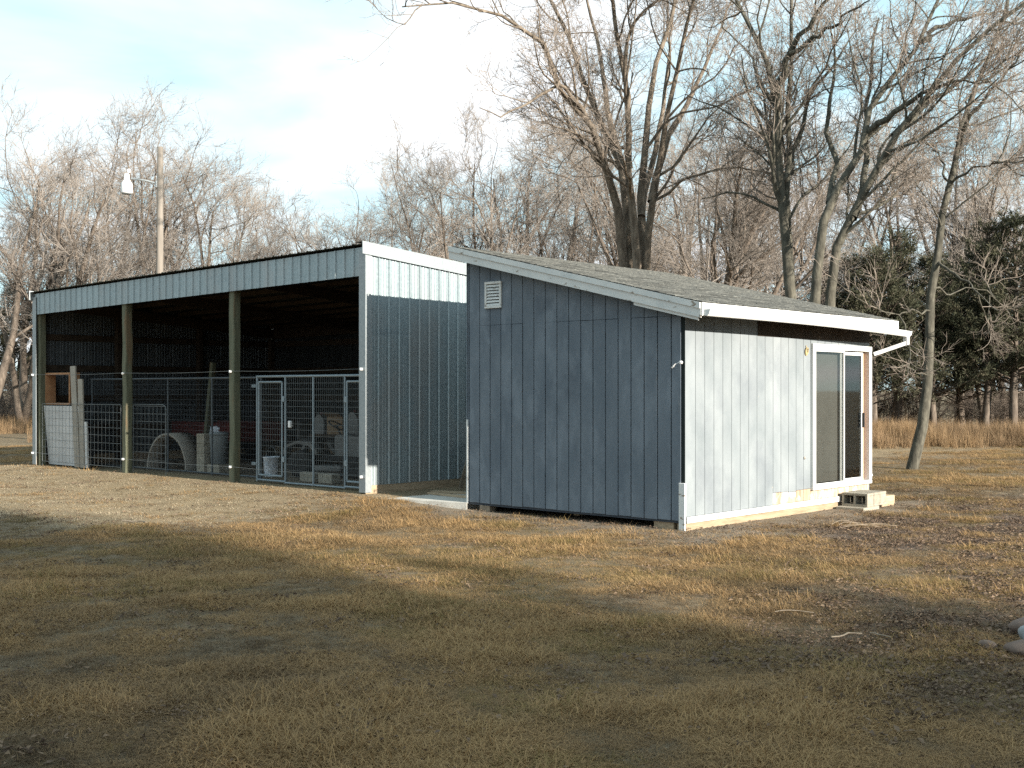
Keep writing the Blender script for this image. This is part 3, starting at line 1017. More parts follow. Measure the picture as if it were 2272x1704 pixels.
fp = []
for y in (.085, BARN_L / 3, BARN_L * 2 / 3, BARN_L - .085):
    fp.append(barn_post(.085, y, .15, zt(0, y) - .42, M['post'], .007))
for pst, y in zip(fp, (.02, BARN_L / 3, BARN_L * 2 / 3, BARN_L + .0)):
    xx = -.058 if y in (.02, BARN_L) or abs(y - BARN_L) < .01 else .008
    insul(pst, xx, y, 1.99)
    insul(pst, xx, y, .27)
for y in (.085, BARN_L / 3, BARN_L * 2 / 3, BARN_L - .085):
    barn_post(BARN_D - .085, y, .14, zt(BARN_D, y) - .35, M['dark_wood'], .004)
for x in (1.95, 4.15):
    barn_post(x, BARN_L - .07, .13, zt(x, BARN_L) - .20, M['dark_wood'], .004)
    barn_post(x, .07, .13, zt(x, 0) - .20, M['dark_wood'], .004)
for z in (.80, 1.47, 2.15, 2.84):         # girts
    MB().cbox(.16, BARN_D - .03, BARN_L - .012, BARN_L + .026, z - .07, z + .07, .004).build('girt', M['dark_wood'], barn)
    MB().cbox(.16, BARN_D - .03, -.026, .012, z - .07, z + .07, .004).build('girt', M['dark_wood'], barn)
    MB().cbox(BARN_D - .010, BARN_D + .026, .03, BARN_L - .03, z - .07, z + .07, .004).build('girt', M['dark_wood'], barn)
for y in (.12, BARN_L / 3, BARN_L * 2 / 3, BARN_L - .12):   # rafters
    MB().prism([(.03, y - .02, zt(.03, y) - .33), (BARN_D - .07, y - .02, zt(BARN_D, y) - .33), (BARN_D - .07, y - .02, zt(BARN_D, y) - .10), (.03, y - .02, zt(.03, y) - .10)], (0, .04, 0)).build('rafter', M['dark_wood'], barn)
for i in range(10):                       # purlins
    x = .12 + i * .68
    MB().prism([(x, .03, zt(x, 0) - .095), (x, BARN_L - .03, zt(x, BARN_L) - .095), (x, BARN_L - .03, zt(x, BARN_L) - .006), (x, .03, zt(x, 0) - .006)], (.038, 0, 0)).build('purlin', M['dark_wood'], barn)


def bworld(x, y, z=0.0):
    return (BR[0] + BS * (x * bv[0] + y * bu[0]), BR[1] + BS * (x * bv[1] + y * bu[1]), BZ + BS * z)


def bthing(name, x, y, z=0.0, rz=0.0):
    o = empty(name, bworld(x, y, z), BARN_RZ + rz)
    o.scale = (BS, BS, BS)
    return o


# two strands of electric wire along the front
for z, lab in ((2.0, 'thin electric wire strung above the kennel panels across the barn front'), (.28, 'thin electric wire strung low across the barn front')):
    b = MB()
    ys = np.linspace(.02, BARN_L, 25)
    b.tube([(-.035, y, z - .02 * math.sin(math.pi * ((y / (BARN_L / 3)) % 1))) for y in ys], .003, 4)
    o = b.build('electric_wire', M['wire'])
    o.scale = (BS, BS, BS); o.location = bworld(0, 0); o.rotation_euler = (0, 0, BARN_RZ)
    tag(o, lab, 'wire')


def wire_grid(b, y0, y1, z0, z1, dy, dz, r):
    n = int(round((y1 - y0) / dy))
    for i in range(n + 1):
        y = y0 + (y1 - y0) * i / n
        b.tube([(0, y, z0), (0, y, z1)], r, 3, False)
    n = int(round((z1 - z0) / dz))
    for i in range(n + 1):
        z = z0 + (z1 - z0) * i / n
        b.tube([(r * 2, y0, z), (r * 2, y1, z)], r, 3, False)


def frame(b, y0, y1, z0, z1, r, mids=()):
    c = .03
    b.tube([(0, y0, z0), (0, y0, z1)], r, 8); b.tube([(0, y1, z0), (0, y1, z1)], r, 8)
    b.tube([(0, y0, z1), (0, y1, z1)], r * .98, 8); b.tube([(0, y0, z0), (0, y1, z0)], r * .98, 8)
    for m_ in mids:
        b.tube([(.002, m_, z0), (.002, m_, z1)], r * .8, 8)


def gate_part(par, y0, y1, z0, z1, hinge_y):
    g = MB(); frame(g, y0, y1, z0, z1, .019)
    go = g.build('gate', M['galv_tube'], par)
    go.location = (-.02, 0, 0)
    m_ = MB(); wire_grid(m_, y0 + .02, y1 - .02, z0 + .02, z1 - .02, .052, .102, .0026)
    m_.build('wire_mesh', M['wire'], go)
    for z in (z0 + .3, z1 - .3):
        MB().cbox(-.02, .035, hinge_y - .035, hinge_y + .035, z - .05, z + .05, .006).build('hinge', M['galv_tube'], go)


# kennel panel with gates in the near bay
kp = bthing('kennel_panel', .30, 0)
tag(kp, 'galvanised welded-wire kennel panel with two narrow gates in the bay beside the metal end wall', 'kennel panel')
b = MB()
b.tube([(0, .10, 1.90), (0, 3.30, 1.90)], .022, 8)
for y in (3.28, 2.46, 1.69, .86):
    b.tube([(0, y, .02), (0, y, 1.89)], .021, 8)
b.tube([(0, 3.28, .05), (0, 2.46, .05)], .02, 8); b.tube([(0, 2.46, .03), (0, .86, .03)], .016, 8); b.tube([(0, .86, .05), (0, .10, .05)], .02, 8)
b.build('frame', M['galv_tube'], kp)
b = MB(); wire_grid(b, .88, 2.44, .05, 1.88, .052, .102, .0027)
b.build('wire_mesh', M['wire'], kp)
gate_part(kp, 2.53, 3.20, .14, 1.80, 2.49)
gate_part(kp, .14, .78, .14, 1.80, .82)
MB().cbox(-.03, .03, 2.30, 2.36, 1.0, 1.12, .008).build('latch', M['insulator'], kp)
for z in (1.73, .33):
    MB().cbox(-.03, .03, 3.30, 3.42, z - .03, z + .03, .006).build('clamp', M['galv_tube'], kp)
# longer, darker panel behind the other bays
kp = bthing('kennel_panel', .75, 0)
tag(kp, 'long dull steel wire kennel panel standing behind the two front posts', 'kennel panel')
b = MB()
b.tube([(0, 3.75, 1.89), (0, 9.95, 1.89)], .020, 8)
for y in (3.77, 5.35, 6.9, 8.4, 9.9):
    b.tube([(0, y, .0), (0, y, 1.88)], .018, 8)
b.tube([(0, 3.75, .04), (0, 9.95, .04)], .016, 8)
b.build('frame', M['old_tube'], kp)
b = MB(); wire_grid(b, 3.8, 9.88, .05, 1.87, .052, .102, .0019)
b.build('wire_mesh', M['old_tube'], kp)
# low stock panels
hp = bthing('stock_panel', .02, 0)
tag(hp, 'low square-mesh wire stock panel across the bay with the white sheet behind it', 'wire panel')
b = MB(); wire_grid(b, 7.45, 10.72, .10, 1.36, .152, .155, .0042); b.build('wire_mesh', M['wire'], hp)
b = MB(); b.tube([(0, 7.45, .10), (0, 10.72, .10)], .006, 5); b.tube([(0, 7.45, 1.36), (0, 10.72, 1.36)], .006, 5); b.tube([(0, 10.72, .0), (0, 10.72, 1.36)], .006, 5); b.tube([(0, 7.45, .0), (0, 7.45, 1.36)], .006, 5)
b.build('rim', M['wire'], hp)
hp = bthing('stock_panel', .16, 0)
tag(hp, 'low square-mesh wire stock panel ending with a rounded corner in the middle bay', 'wire panel')
b = MB(); wire_grid(b, 6.05, 7.22, .12, 1.34, .152, .155, .0042); b.build('wire_mesh', M['wire'], hp)
b = MB(); b.tube([(0, 7.22, .0), (0, 7.22, 1.37), (0, 6.13, 1.37), (0, 6.06, 1.34), (0, 6.03, 1.28), (0, 6.03, .0)], .007, 6); b.build('rim', M['wire'], hp)

# things inside the barn
wp = MB().cbox(-.012, .012, -.78, .78, 0, 1.30, .004, Matrix.Rotation(-.09, 4, 'Y')).build('white_sheet', M['panel_white'])
wp.scale = (BS, BS, BS); wp.location = bworld(.22, 10.02, .02); wp.rotation_euler = (0, 0, BARN_RZ)
tag(wp, 'white sheet of panelling leaning behind the wire at the far barn post', 'panel')
fr = bthing('wooden_frame', .235, 10.36, 1.335)
tag(fr, 'open reddish wooden box frame resting on top of the white sheet', 'frame')
for (y0, y1, z0, z1) in ((-.62, .48, .66, .70), (-.62, .48, 0, .04), (-.62, -.58, .041, .659), (.44, .48, .041, .659)):
    MB().cbox(-.10, .14, y0, y1, z0, z1, .004).build('board', M['red_wood'], fr)
bm2 = M['stick']
for (y, wd, h, lean, tilt, lab) in ((9.38, .21, 2.16, -.03, -.035, 'tall tan board standing on end beside the white sheet'),
                                    (9.16, .19, 1.88, -.03, .0, 'shorter tan board standing on end nearest the middle of the bay'),
                                    (8.98, .10, .98, -.03, .0, 'short narrow white board standing at the end of the tan boards')):
    o = MB().cbox(-.018, .018, -wd / 2, wd / 2, 0, h, .004, Matrix.Rotation(tilt, 4, 'X') @ Matrix.Rotation(lean, 4, 'Y')).build('standing_board', M['barrel'] if h > 1 else M['panel_white'])
    o.scale = (BS, BS, BS); o.location = bworld(.13, y, .01); o.rotation_euler = (0, 0, BARN_RZ)
    tag(o, lab, 'board')
# arched plastic half-barrel
ar = bthing('barrel_shelter', 1.35, 7.55, 0, .35)
tag(ar, 'pale tan half-barrel arch of plastic standing open on the barn floor', 'barrel')
b = MB(); V_, F_ = [], []
nseg = 18
for i in range(nseg + 1):
    a = math.pi * (i / nseg) * 1.02 - .03
    for rr_, x in ((.50, -.32), (.50, .32), (.47, .32), (.47, -.32)):
        V_.append((x, -rr_ * math.cos(a), .0 + rr_ * 1.52 * max(math.sin(a), 0)))
for i in range(nseg):
    F_ += [(i * 4 + j, i * 4 + (j + 1) % 4, (i + 1) * 4 + (j + 1) % 4, (i + 1) * 4 + j) for j in range(4)]
F_ += [(0, 1, 2, 3), tuple(nseg * 4 + j for j in (3, 2, 1, 0))]
b.add(V_, F_).build('arch', M['barrel'], ar, True)
# stacked block column and grey bin
for i in range(4):
    o = MB().cbox(-.1, .1, -.13, .13, 0, .195, .006).build('concrete_block', M['block'])
    o.scale = (BS, BS, BS); o.location = bworld(.98, 5.95, .005 + i * .1965); o.rotation_euler = (0, 0, BARN_RZ + (.0, .04, -.03, .02)[i])
    tag(o, ['lowest block of the pale block column beside the grey bin', 'second block up in the pale column beside the grey bin', 'third block up in the pale column beside the grey bin', 'topmost block of the pale column beside the grey bin'][i], 'concrete block', 'blocks stacked in the barn')
o = MB().cbox(-.13, .13, -.2, .2, 0, .19, .006).build('concrete_block', M['block'])
o.scale = (BS, BS, BS); o.location = bworld(1.05, 5.57, .005); o.rotation_euler = (0, 0, BARN_RZ)
tag(o, 'single concrete block carrying the grey plastic bin', 'concrete block', 'blocks stacked in the barn')
gb = bthing('grey_bin', 1.05, 5.56, .196)
tag(gb, 'slim grey plastic bin standing on a concrete block', 'bin')
MB().lathe([(.15, 0), (.17, .02), (.205, .56), (.205, .58)], 20, Matrix.Scale(.85, 4, (1, 0, 0))).build('body', M['grey_bin'], gb, True)
MB().lathe([(.215, .575), (.218, .60), (.20, .625), (.05, .635)], 20, Matrix.Scale(.85, 4, (1, 0, 0))).build('rim', M['grey_bin'], gb, True)


def wheel(par, x, y, r, wd, rimmat='plastic_white'):
    Mt = Matrix.Translation((x, y, r)) @ Matrix.Rotation(math.pi / 2, 4, 'Y')
    wo = MB().lathe([(r * .58, -wd / 2), (r * .9, -wd / 2), (r, -wd * .3), (r, wd * .3), (r * .9, wd / 2), (r * .58, wd / 2)], 20, Mt).build('tyre', M['rubber'], par, True)
    MB().lathe([(r * .57, -wd * .3), (r * .5, -wd * .1), (.04, -wd * .2), (.03, wd * .3), (r * .57, wd * .3)], 16, Mt).build('rim', M[rimmat], wo)


# red trailer at the back, riding mower, odds and ends
tr = bthing('utility_trailer', 3.7, 9.2, 0, math.pi / 2)
tag(tr, 'dark red flat-bed utility trailer parked at the back of the barn', 'trailer')
b = MB(); b.cbox(-1.5, 1.2, -.65, .65, .50, .58, .01); b.build('bed', M['red_paint'], tr)
for y in (-.65, .62):
    MB().cbox(-1.5, 1.2, y, y + .03, .585, .92, .006).build('side_board', M['red_paint'], tr)
MB().cbox(-1.5, -1.47, -.61, .61, .585, .92, .006).build('tail_board', M['red_paint'], tr)
b = MB(); b.tube([(1.2, .3, .5), (2.1, 0, .45)], .03, 6); b.tube([(1.2, -.3, .5), (2.1, 0, .45)], .03, 6); b.tube([(2.05, 0, .45), (2.1, 0, .02)], .03, 6); b.build('drawbar', M['red_paint'], tr)
wt_ = empty('axle', (0, 0, 0)); wt_.parent = tr
COL.objects.unlink(wt_); bpy.data.objects.remove(wt_)
for y in (-.78, .78):
    Mt = Matrix.Translation((-.1, y, .30)) @ Matrix.Rotation(math.pi / 2, 4, 'X')
    t_ = MB().lathe([(.17, -.07), (.27, -.08), (.30, -.04), (.30, .04), (.27, .08), (.17, .07)], 20, Mt).build('tyre', M['rubber'], tr, True)
    MB().lathe([(.165, -.05), (.14, .0), (.03, .02), (.02, .05), (.165, .055)], 14, Mt).build('rim', M['galv_tube'], t_)
b = MB().tube([(-.1, -.8, .30), (-.1, .8, .30)], .03, 6); b.cbox(-.16, -.04, -.5, -.42, .31, .499, .004); b.cbox(-.16, -.04, .42, .5, .31, .499, .004); b.build('axle', M['black'], tr)

mw = bthing('riding_mower', 2.15, 3.25, 0, -1.15)
tag(mw, 'pale riding mower with steering wheel and seat behind the kennel panel', 'riding mower')
MB().cbox(-.75, .55, -.22, .22, .30, .42, .02).build('chassis', M['black'], mw)
V_ = []
hood = MB()
hood.prism([(.05, -.24, .42), (.80, -.24, .40), (.86, -.24, .52), (.78, -.24, .74), (.12, -.24, .82), (.05, -.24, .78)], (0, .48, 0))
hood.build('hood', M['plastic_white'], mw)
b = MB()
for y in (-.50, .24):
    b.prism([(-.92, y, .46), (-.86, y, .62), (-.60, y, .70), (-.32, y, .66), (-.18, y, .48), (-.22, y, .44), (-.36, y, .60), (-.60, y, .645), (-.82, y, .58), (-.88, y, .44)], (0, .26, 0))
b.build('fender', M['plastic_white'], mw)
b = MB(); b.cbox(-.72, -.34, -.2, .2, .66, .74, .03); b.cbox(-.78, -.70, -.2, .2, .70, 1.06, .03); b.build('seat', M['black'], mw)
b = MB(); b.tube([(-.02 - .19 * math.cos(a) * .75, .19 * math.sin(a), .98 + .19 * math.cos(a) * .45) for a in np.linspace(0, 2 * math.pi, 17)], .014, 6); b.tube([(.10, 0, .70), (-.02, 0, .98)], .018, 6); b.tube([(-.02, -.18, .98), (-.02, .18, .98)], .012, 5); b.build('steering_wheel', M['black'], mw)
MB().cbox(-.28, .30, -.50, .50, .12, .24, .03).build('mower_deck', M['plastic_white'], mw)
for (x, y, r, wd) in ((-.58, -.38, .26, .22), (-.58, .38, .26, .22), (.55, -.36, .18, .14), (.55, .36, .18, .14)):
    Mt = Matrix.Translation((x, y, r)) @ Matrix.Rotation(math.pi / 2, 4, 'X')
    t_ = MB().lathe([(r * .55, -wd / 2), (r * .9, -wd / 2), (r, -wd * .3), (r, wd * .3), (r * .9, wd / 2), (r * .55, wd / 2)], 20, Mt).build('tyre', M['rubber'], mw, True)
    MB().lathe([(r * .54, -wd * .35), (.05, -wd * .1), (.03, wd * .2), (r * .54, wd * .35)], 14, Mt).build('rim', M['plastic_white'], t_)

tb = bthing('work_table', 3.3, 4.45, 0)
tag(tb, 'rough wooden work table standing behind the riding mower', 'table')
MB().cbox(-.35, .35, -.95, .95, .70, .75, .006).build('table_top', M['dark_wood'], tb)
for x in (-.29, .29):
    for y in (-.88, .88):
        MB().cbox(x - .04, x + .04, y - .04, y + .04, 0, .699, .004).build('leg', M['dark_wood'], tb)
cbx = bthing('cardboard_box', 3.25, 4.45, .752, .1)
tag(cbx, 'brown cardboard box on the work table between white containers', 'box')
MB().cbox(-.2, .2, -.22, .22, 0, .36, .006).build('carton', M['cardboard'], cbx)
MB().prism([(-.2, -.22, .361), (-.2, .22, .361), (-.34, .22, .44), (-.34, -.22, .44)], (0, 0, .006)).build('flap', M['cardboard'], cbx)
for (y, s, lab) in ((4.95, 1.0, 'white plastic jug with slanted shoulder left of the cardboard box'), (3.90, 1.15, 'tall white plastic jug right of the cardboard box')):
    j = bthing('plastic_jug', 3.12, y, .752, .2)
    tag(j, lab, 'jug')
    MB().prism([(-.10 * s, -.15 * s, 0), (-.10 * s, .15 * s, 0), (-.10 * s, .15 * s, .22 * s), (-.10 * s, .02 * s, .40 * s), (-.10 * s, -.05 * s, .40 * s), (-.10 * s, -.15 * s, .30 * s)], (.2 * s, 0, 0)).build('body', M['plastic_white'], j)
    MB().lathe([(.03, 0), (.035, .005), (.035, .045), (.0, .05)], 12, Matrix.Translation((0, -.015 * s, .40 * s))).build('cap', M['red_paint'], j)
bk = bthing('bucket', 1.3, 4.2, .0)
tag(bk, 'pale blue plastic bucket standing behind the narrow kennel gate', 'bucket')
MB().lathe([(.12, .0), (.125, .01), (.155, .36), (.165, .365), (.165, .385), (.150, .385), (.118, .03), (.0, .025)], 20).build('body', M['blue_white'], bk, True)
MB().tube([(0, .16 * math.cos(a), .37 + .20 * math.sin(a)) for a in np.linspace(0, math.pi, 12)], .005, 5).build('handle', M['wire'], bk)
o = MB()
V_ = []
bg_ = bpy.data.meshes.new('feed_bag')
import bmesh
bm = bmesh.new()
bmesh.ops.create_icosphere(bm, subdivisions=3, radius=1)
for v in bm.verts:
    n = 1 + .12 * math.sin(7 * v.co.x + 3 * v.co.y) + .10 * math.sin(9 * v.co.z + 4 * v.co.x)
    v.co = Vector((v.co.x * .22 * n, v.co.y * .33 * n, max(v.co.z, -.8) * .17 * n + .13))
bm.to_mesh(bg_); bm.free()
bg_.polygons.foreach_set('use_smooth', [True] * len(bg_.polygons))
fb = link('feed_bag', bg_, M['blue_white'], None, bworld(3.2, 8.65, .915 - .3325), (0, 0, BARN_RZ)); fb.scale = (BS, BS, BS)
tag(fb, 'crumpled pale blue and white bag lying on the red trailer', 'bag')
for i, (y, x) in enumerate(((2.62, 1.0), (2.12, 1.0))):
    o = MB().cbox(-.1, .1, -.2, .2, 0, .17, .006).build('concrete_block', M['block'])
    o.scale = (BS, BS, BS); o.location = bworld(x, y, .003); o.rotation_euler = (0, 0, BARN_RZ + .05 - .1 * i)
    tag(o, ['concrete block on the dirt behind the kennel panel, beside the bin side', 'concrete block on the dirt behind the kennel panel, beside the mower wheel'][i], 'concrete block', 'blocks on the barn floor')
lp = MB().cbox(-.05, .05, -.05, .05, 0, 2.3, .005, Matrix.Rotation(.16, 4, 'X')).build('leaning_post', M['post'])
lp.scale = (BS, BS, BS); lp.location = bworld(2.7, 8.55, .0); lp.rotation_euler = (0, 0, BARN_RZ)
tag(lp, 'spare green post leaning inside the barn behind the long wire panel', 'post')
# loose straw pile by the middle post
# lumber and rods in the gap between the buildings
for i in range(9):
    x = 1.9 + i * .30 + rnd.uniform(-.1, .1)
    h = rnd.uniform(.7, 1.3)
    lean = rnd.uniform(.10, .28)
    o = MB().cbox(-.04 - .05 * (i % 3), .04, -.012, .012, 0, h, .003, Matrix.Rotation(lean, 4, 'Y') @ Matrix.Rotation(rnd.uniform(.10, .16), 4, 'X')).build('scrap_board', M['stick'] if i % 3 == 0 else M['timber'])
    o.scale = (BS, BS, BS); o.location = bworld(x, -.12 - h * .14, -.02); o.rotation_euler = (0, 0, BARN_RZ)
    tag(o, 'weathered scrap board leaning on the metal wall in the gap between the buildings', 'board', 'scrap boards leaning in the gap')
for i, (x, y, l_, wd, rz, lab) in enumerate(((.75, -1.35, 1.5, .12, 1.45, 'long grey board lying flat on the concrete slab between the buildings'),
                                             (1.2, -.9, 1.0, .16, 1.75, 'short wide board lying on the slab behind the long grey board'),
                                             (1.75, -1.3, 1.1, .10, 1.3, 'narrow board lying deepest in the gap on the slab'))):
    o = MB().cbox(-l_ / 2, l_ / 2, -wd / 2, wd / 2, 0, .03, .004).build('loose_board', M['timber'])
    o.scale = (BS, BS, BS); o.location = bworld(x, y, -.022); o.rotation_euler = (0, 0, BARN_RZ + rz)
    tag(o, lab, 'board')

# ------------------------------------------------------------------ yard light on a pole
lpole = empty('yard_light', (-10.62, 36.0, 0))
tag(lpole, 'weathered wooden pole with a white yard light on a short arm behind the barn', 'yard light')
MB().tube([(0, 0, -.3), (.0, 0, 4), (.02, 0, 9.02)], [.125, .112, .088], 14).build('pole', M['pole_wood'], lpole, True)
arm = MB().tube([(-.06, -.05, 7.90), (-.35, -.12, 7.98), (-.80, -.2, 8.04)], .030, 8); arm.cbox(-.10, -.05, -.12, .02, 7.78, 7.98, .01)
arm.build('arm', M['galv_trim'], lpole)
hd = MB().lathe([(.0, .50), (.06, .50), (.08, .46), (.085, .32), (.11, .28), (.165, .20), (.172, .16), (.172, -.06), (.165, -.09), (.15, -.10)], 18, Matrix.Translation((-.92, -.22, 7.68))).build('lamp_head', M['insulator'], lpole, True)
MB().lathe([(.15, -.10), (.145, -.115), (.0, -.12)], 18, Matrix.Translation((-.92, -.22, 7.68))).build('lens', M['galv_trim'], hd)
MB().lathe([(.03, .50), (.05, .52), (.05, .60), (.02, .62), (0, .62)], 10, Matrix.Translation((-.86, -.22, 7.70))).build('photocell', M['insulator'], hd)


# ------------------------------------------------------------------ bare trees
def tubes_np(P, R, k):
    """P (N,S,3), R (N,S) -> vertices, quads"""
    N_, S, _ = P.shape
    T = np.gradient(P, axis=1)
    T = norm(T)
    avg = norm(T.mean(1))
    ref = np.where(np.abs(avg[:, 2:3]) > .8, np.array([[1., 0, 0]]), np.array([[0, 0, 1.]]))[:, None, :]
    a = norm(np.cross(T, ref))
    b = np.cross(T, a)
    g = 2 * math.pi * np.arange(k) / k
    ring = P[:, :, None, :] + R[:, :, None, None] * (a[:, :, None, :] * np.cos(g)[None, None, :, None] + b[:, :, None, :] * np.sin(g)[None, None, :, None])
    V_ = ring.reshape(-1, 3)
    base = (np.arange(N_)[:, None] * S + np.arange(S - 1)[None, :]).reshape(-1, 1) * k
    j = np.arange(k)[None, :]
    q = np.stack([base + j, base + (j + 1) % k, base + k + (j + 1) % k, base + k + j], -1).reshape(-1, 4)
    return V_, q


def grow(rng, P, D, L, R0, S, jit, up, taper=.3):
    N_ = len(P)
    pts = [P]
    d = norm(D)
    for s in range(S - 1):
        d = norm(d + rng.normal(0, jit, (N_, 3)) + np.array([0, 0, up]))
        P = P + d * (L / (S - 1))[:, None]
        pts.append(P)
    t = np.linspace(0, 1, S)
    return np.stack(pts, 1), R0[:, None] * (1 - (1 - taper) * t)[None, :]


def spawn(rng, P, R, n_total, tmin, ang, dang, lmean, up_bias, out_bias, center, rratio):
    N_, S, _ = P.shape
    seg = np.linalg.norm(np.diff(P, axis=1), axis=2).sum(1)
    pr = seg / seg.sum()
    ip = rng.choice(N_, n_total, p=pr)
    t = tmin + (1 - tmin) * rng.random(n_total) ** .9
    f = t * (S - 1)
    i0 = np.minimum(f.astype(int), S - 2)
    fr_ = (f - i0)[:, None]
    A = P[ip, i0]; B = P[ip, i0 + 1]
    pos = A * (1 - fr_) + B * fr_
    tan = norm(B - A)
    rp = R[ip, i0] * (1 - fr_[:, 0]) + R[ip, i0 + 1] * fr_[:, 0]
    rv = norm(rng.normal(0, 1, (n_total, 3)))
    outv = pos - center; outv[:, 2] *= .2
    rv = norm(rv + norm(outv) * out_bias + np.array([0, 0, up_bias]))
    perp = norm(rv - tan * (rv * tan).sum(1, keepdims=True))
    a = rng.normal(ang, dang, n_total)[:, None]
    d = norm(tan * np.cos(a) + perp * np.sin(a))
    Lc = lmean * (1.15 - .55 * t) * rng.uniform(.55, 1.4, n_total) * np.clip((seg[ip] / seg.mean()) ** .4, .5, 1.6)
    return pos, d, Lc, rp * rratio


def tree_mesh(name, rng, stems, radii, levels, center, kmain=8, split=2):
    """stems: (N,S,3). returns trunk mesh (stems + first branches) and twig mesh"""
    tv, tf, wv, wf = [], [], [], []

    def put(V_, F_, heavy):
        vv, ff = (tv, tf) if heavy else (wv, wf)
        off = sum(len(x) for x in vv)
        vv.append(V_); ff.append(F_ + off)
    put(*tubes_np(stems, radii, kmain), True)
    P, R = stems, radii
    for li_, lv in enumerate(levels):
        pos, d, Lc, r = spawn(rng, P, R, lv['n'], lv['tmin'], lv['ang'], lv['da'], lv['len'], lv.get('ub', .2), lv.get('ob', .3), center, lv.get('rr', .6))
        r = np.clip(r, lv['rmin'], lv['rmax'])
        P, R = grow(rng, pos, d, Lc, r, lv['S'], lv['jit'], lv['up'], lv.get('taper', .3))
        put(*tubes_np(P, R, lv['k']), li_ < split - 1)
    a = mesh_np(name + '_trunk', np.concatenate(tv), np.concatenate(tf), True)
    b = mesh_np(name + '_twigs', np.concatenate(wv), np.concatenate(wf), False)
    return a, b


def std_levels(sc=1.0, dens=1.0, tw=1.0):
    return [dict(n=int(40 * dens), tmin=.30, ang=.70, da=.22, len=3.0 * sc, rmin=.018, rmax=.07 * sc, S=8, jit=.20, up=.08, k=5, rr=.5, ob=.7),
            dict(n=int(300 * dens), tmin=.2, ang=.75, da=.3, len=1.45 * sc, rmin=.009, rmax=.024, S=6, jit=.24, up=.08, k=4, rr=.5, ob=.4),
            dict(n=int(1900 * dens), tmin=.15, ang=.7, da=.3, len=.72 * sc, rmin=.0062 * tw, rmax=.010, S=4, jit=.26, up=.05, k=3, rr=.55),
            dict(n=int(7000 * dens), tmin=.1, ang=.65, da=.3, len=.34 * sc, rmin=.0045 * tw, rmax=.0055 * tw, S=2, jit=.1, up=.03, k=3, rr=.6, taper=.35)]


def bg_stems(rng, n, H, spread, r0):
    base = rng.normal(0, .16, (n, 3)); base[:, 2] = -.15
    ang = rng.random() * 6.28 + np.arange(n) * 6.28 / n + rng.normal(0, .4, n)
    ln = H * rng.uniform(.72, .95, n)
    tilt = rng.uniform(.4, 1.0, n) * spread
    d = np.stack([np.cos(ang) * tilt, np.sin(ang) * tilt, np.ones(n)], 1)
    P, R = grow(rng, base, d, ln, r0 * rng.uniform(.7, 1.1, n), 11, .09, .05, .14)
    return P, R


protos = []
for i in range(6):
    rng = np.random.default_rng(100 + i)
    n = (3, 4, 2, 5, 3, 4)[i]
    P, R = bg_stems(rng, n, 11.5, (.30, .38, .22, .45, .34, .28)[i], (.17, .14, .21, .12, .15, .16)[i])
    a, b = tree_mesh('bare_tree', rng, P, R, std_levels(1.0, .85), np.array([0, 0, 5.]))
    a.materials.append(M['bark']); b.materials.append(M['twig'])
    protos.append((a, b))


def place_tree(i, x, y, s, rz, label, group, mats=None, zs=1.0):
    a, b = protos[i]
    o = empty('bare_tree', (x, y, float(gz(x, y)) - .02), rz)
    o.scale = (s, s, s * zs)
    link('trunk', a, None, o)
    link('crown', b, None, o)
    tag(o, label, 'tree', group)
    return o


def px(pxl, dep):
    return (pxl - 1136) / 2650 * dep


rt = random.Random(21)
# left windbreak: (picture column used only to choose a spot, distance, height factor)
left = [(-40, 44, 1.05), (60, 50, 1.18), (150, 46, 1.14), (215, 53, 1.28), (300, 49, 1.16), (385, 52, 1.18), (455, 47, .92),
        (520, 55, 1.02), (590, 50, .88), (665, 53, .93), (735, 49, .88), (800, 54, .95), (20, 58, 1.15), (260, 60, 1.15), (620, 62, 1.02)]
for j, (c, d, s) in enumerate(left):
    place_tree(j % 6, px(c, d), d, s, rt.uniform(0, 6.28), 'leafless tree in the windbreak rising behind the metal barn', 'bare trees behind the barn')
mid = [(905, 44, .92), (965, 46, 1.0), (1040, 43, .95), (1110, 46, 1.02), (1180, 48, 1.10), (1255, 45, 1.0), (1320, 50, 1.15), (1010, 57, 1.12)]
for j, (c, d, s) in enumerate(mid):
    place_tree((j + 2) % 6, px(c, d), d, s, rt.uniform(0, 6.28), 'leafless tree behind the gap between barn and shed', 'bare trees behind the gap')
right = [(1592, 37, 1.0), (1648, 36, 1.05), (1520, 54, 1.25), (2050, 48, 1.2), (2190, 46, 1.1), (1480, 46, 1.12), (1560, 43, 1.12), (1610, 49, 1.2), (1790, 52, 1.3), (1890, 50, 1.25), (1985, 54, 1.25), (2140, 52, 1.2), (2240, 50, 1.15), (2320, 46, 1.1)]
for j, (c, d, s) in enumerate(right):
    place_tree((j + 1) % 6, px(c, d), d, s, rt.uniform(0, 6.28), 'leafless tree in the thick grove behind the shed', 'bare trees behind the shed')


# the large trees that can be told apart
def catmull(pts, n):
    pts = np.array(pts, float)
    P = np.concatenate([[2 * pts[0] - pts[1]], pts, [2 * pts[-1] - pts[-2]]])
    d = np.concatenate([[0], np.cumsum(np.linalg.norm(np.diff(pts, axis=0), axis=1))]); d /= d[-1]
    out_ = []
    for t in np.linspace(0, 1, n):
        i = min(np.searchsorted(d, t, side='right') - 1, len(pts) - 2)
        u = (t - d[i]) / max(d[i + 1] - d[i], 1e-6)
        p0, p1, p2, p3 = P[i:i + 4]
        out_.append(.5 * ((2 * p1) + (-p0 + p2) * u + (2 * p0 - 5 * p1 + 4 * p2 - p3) * u * u + (-p0 + 3 * p1 - 3 * p2 + p3) * u ** 3))
    return np.array(out_)


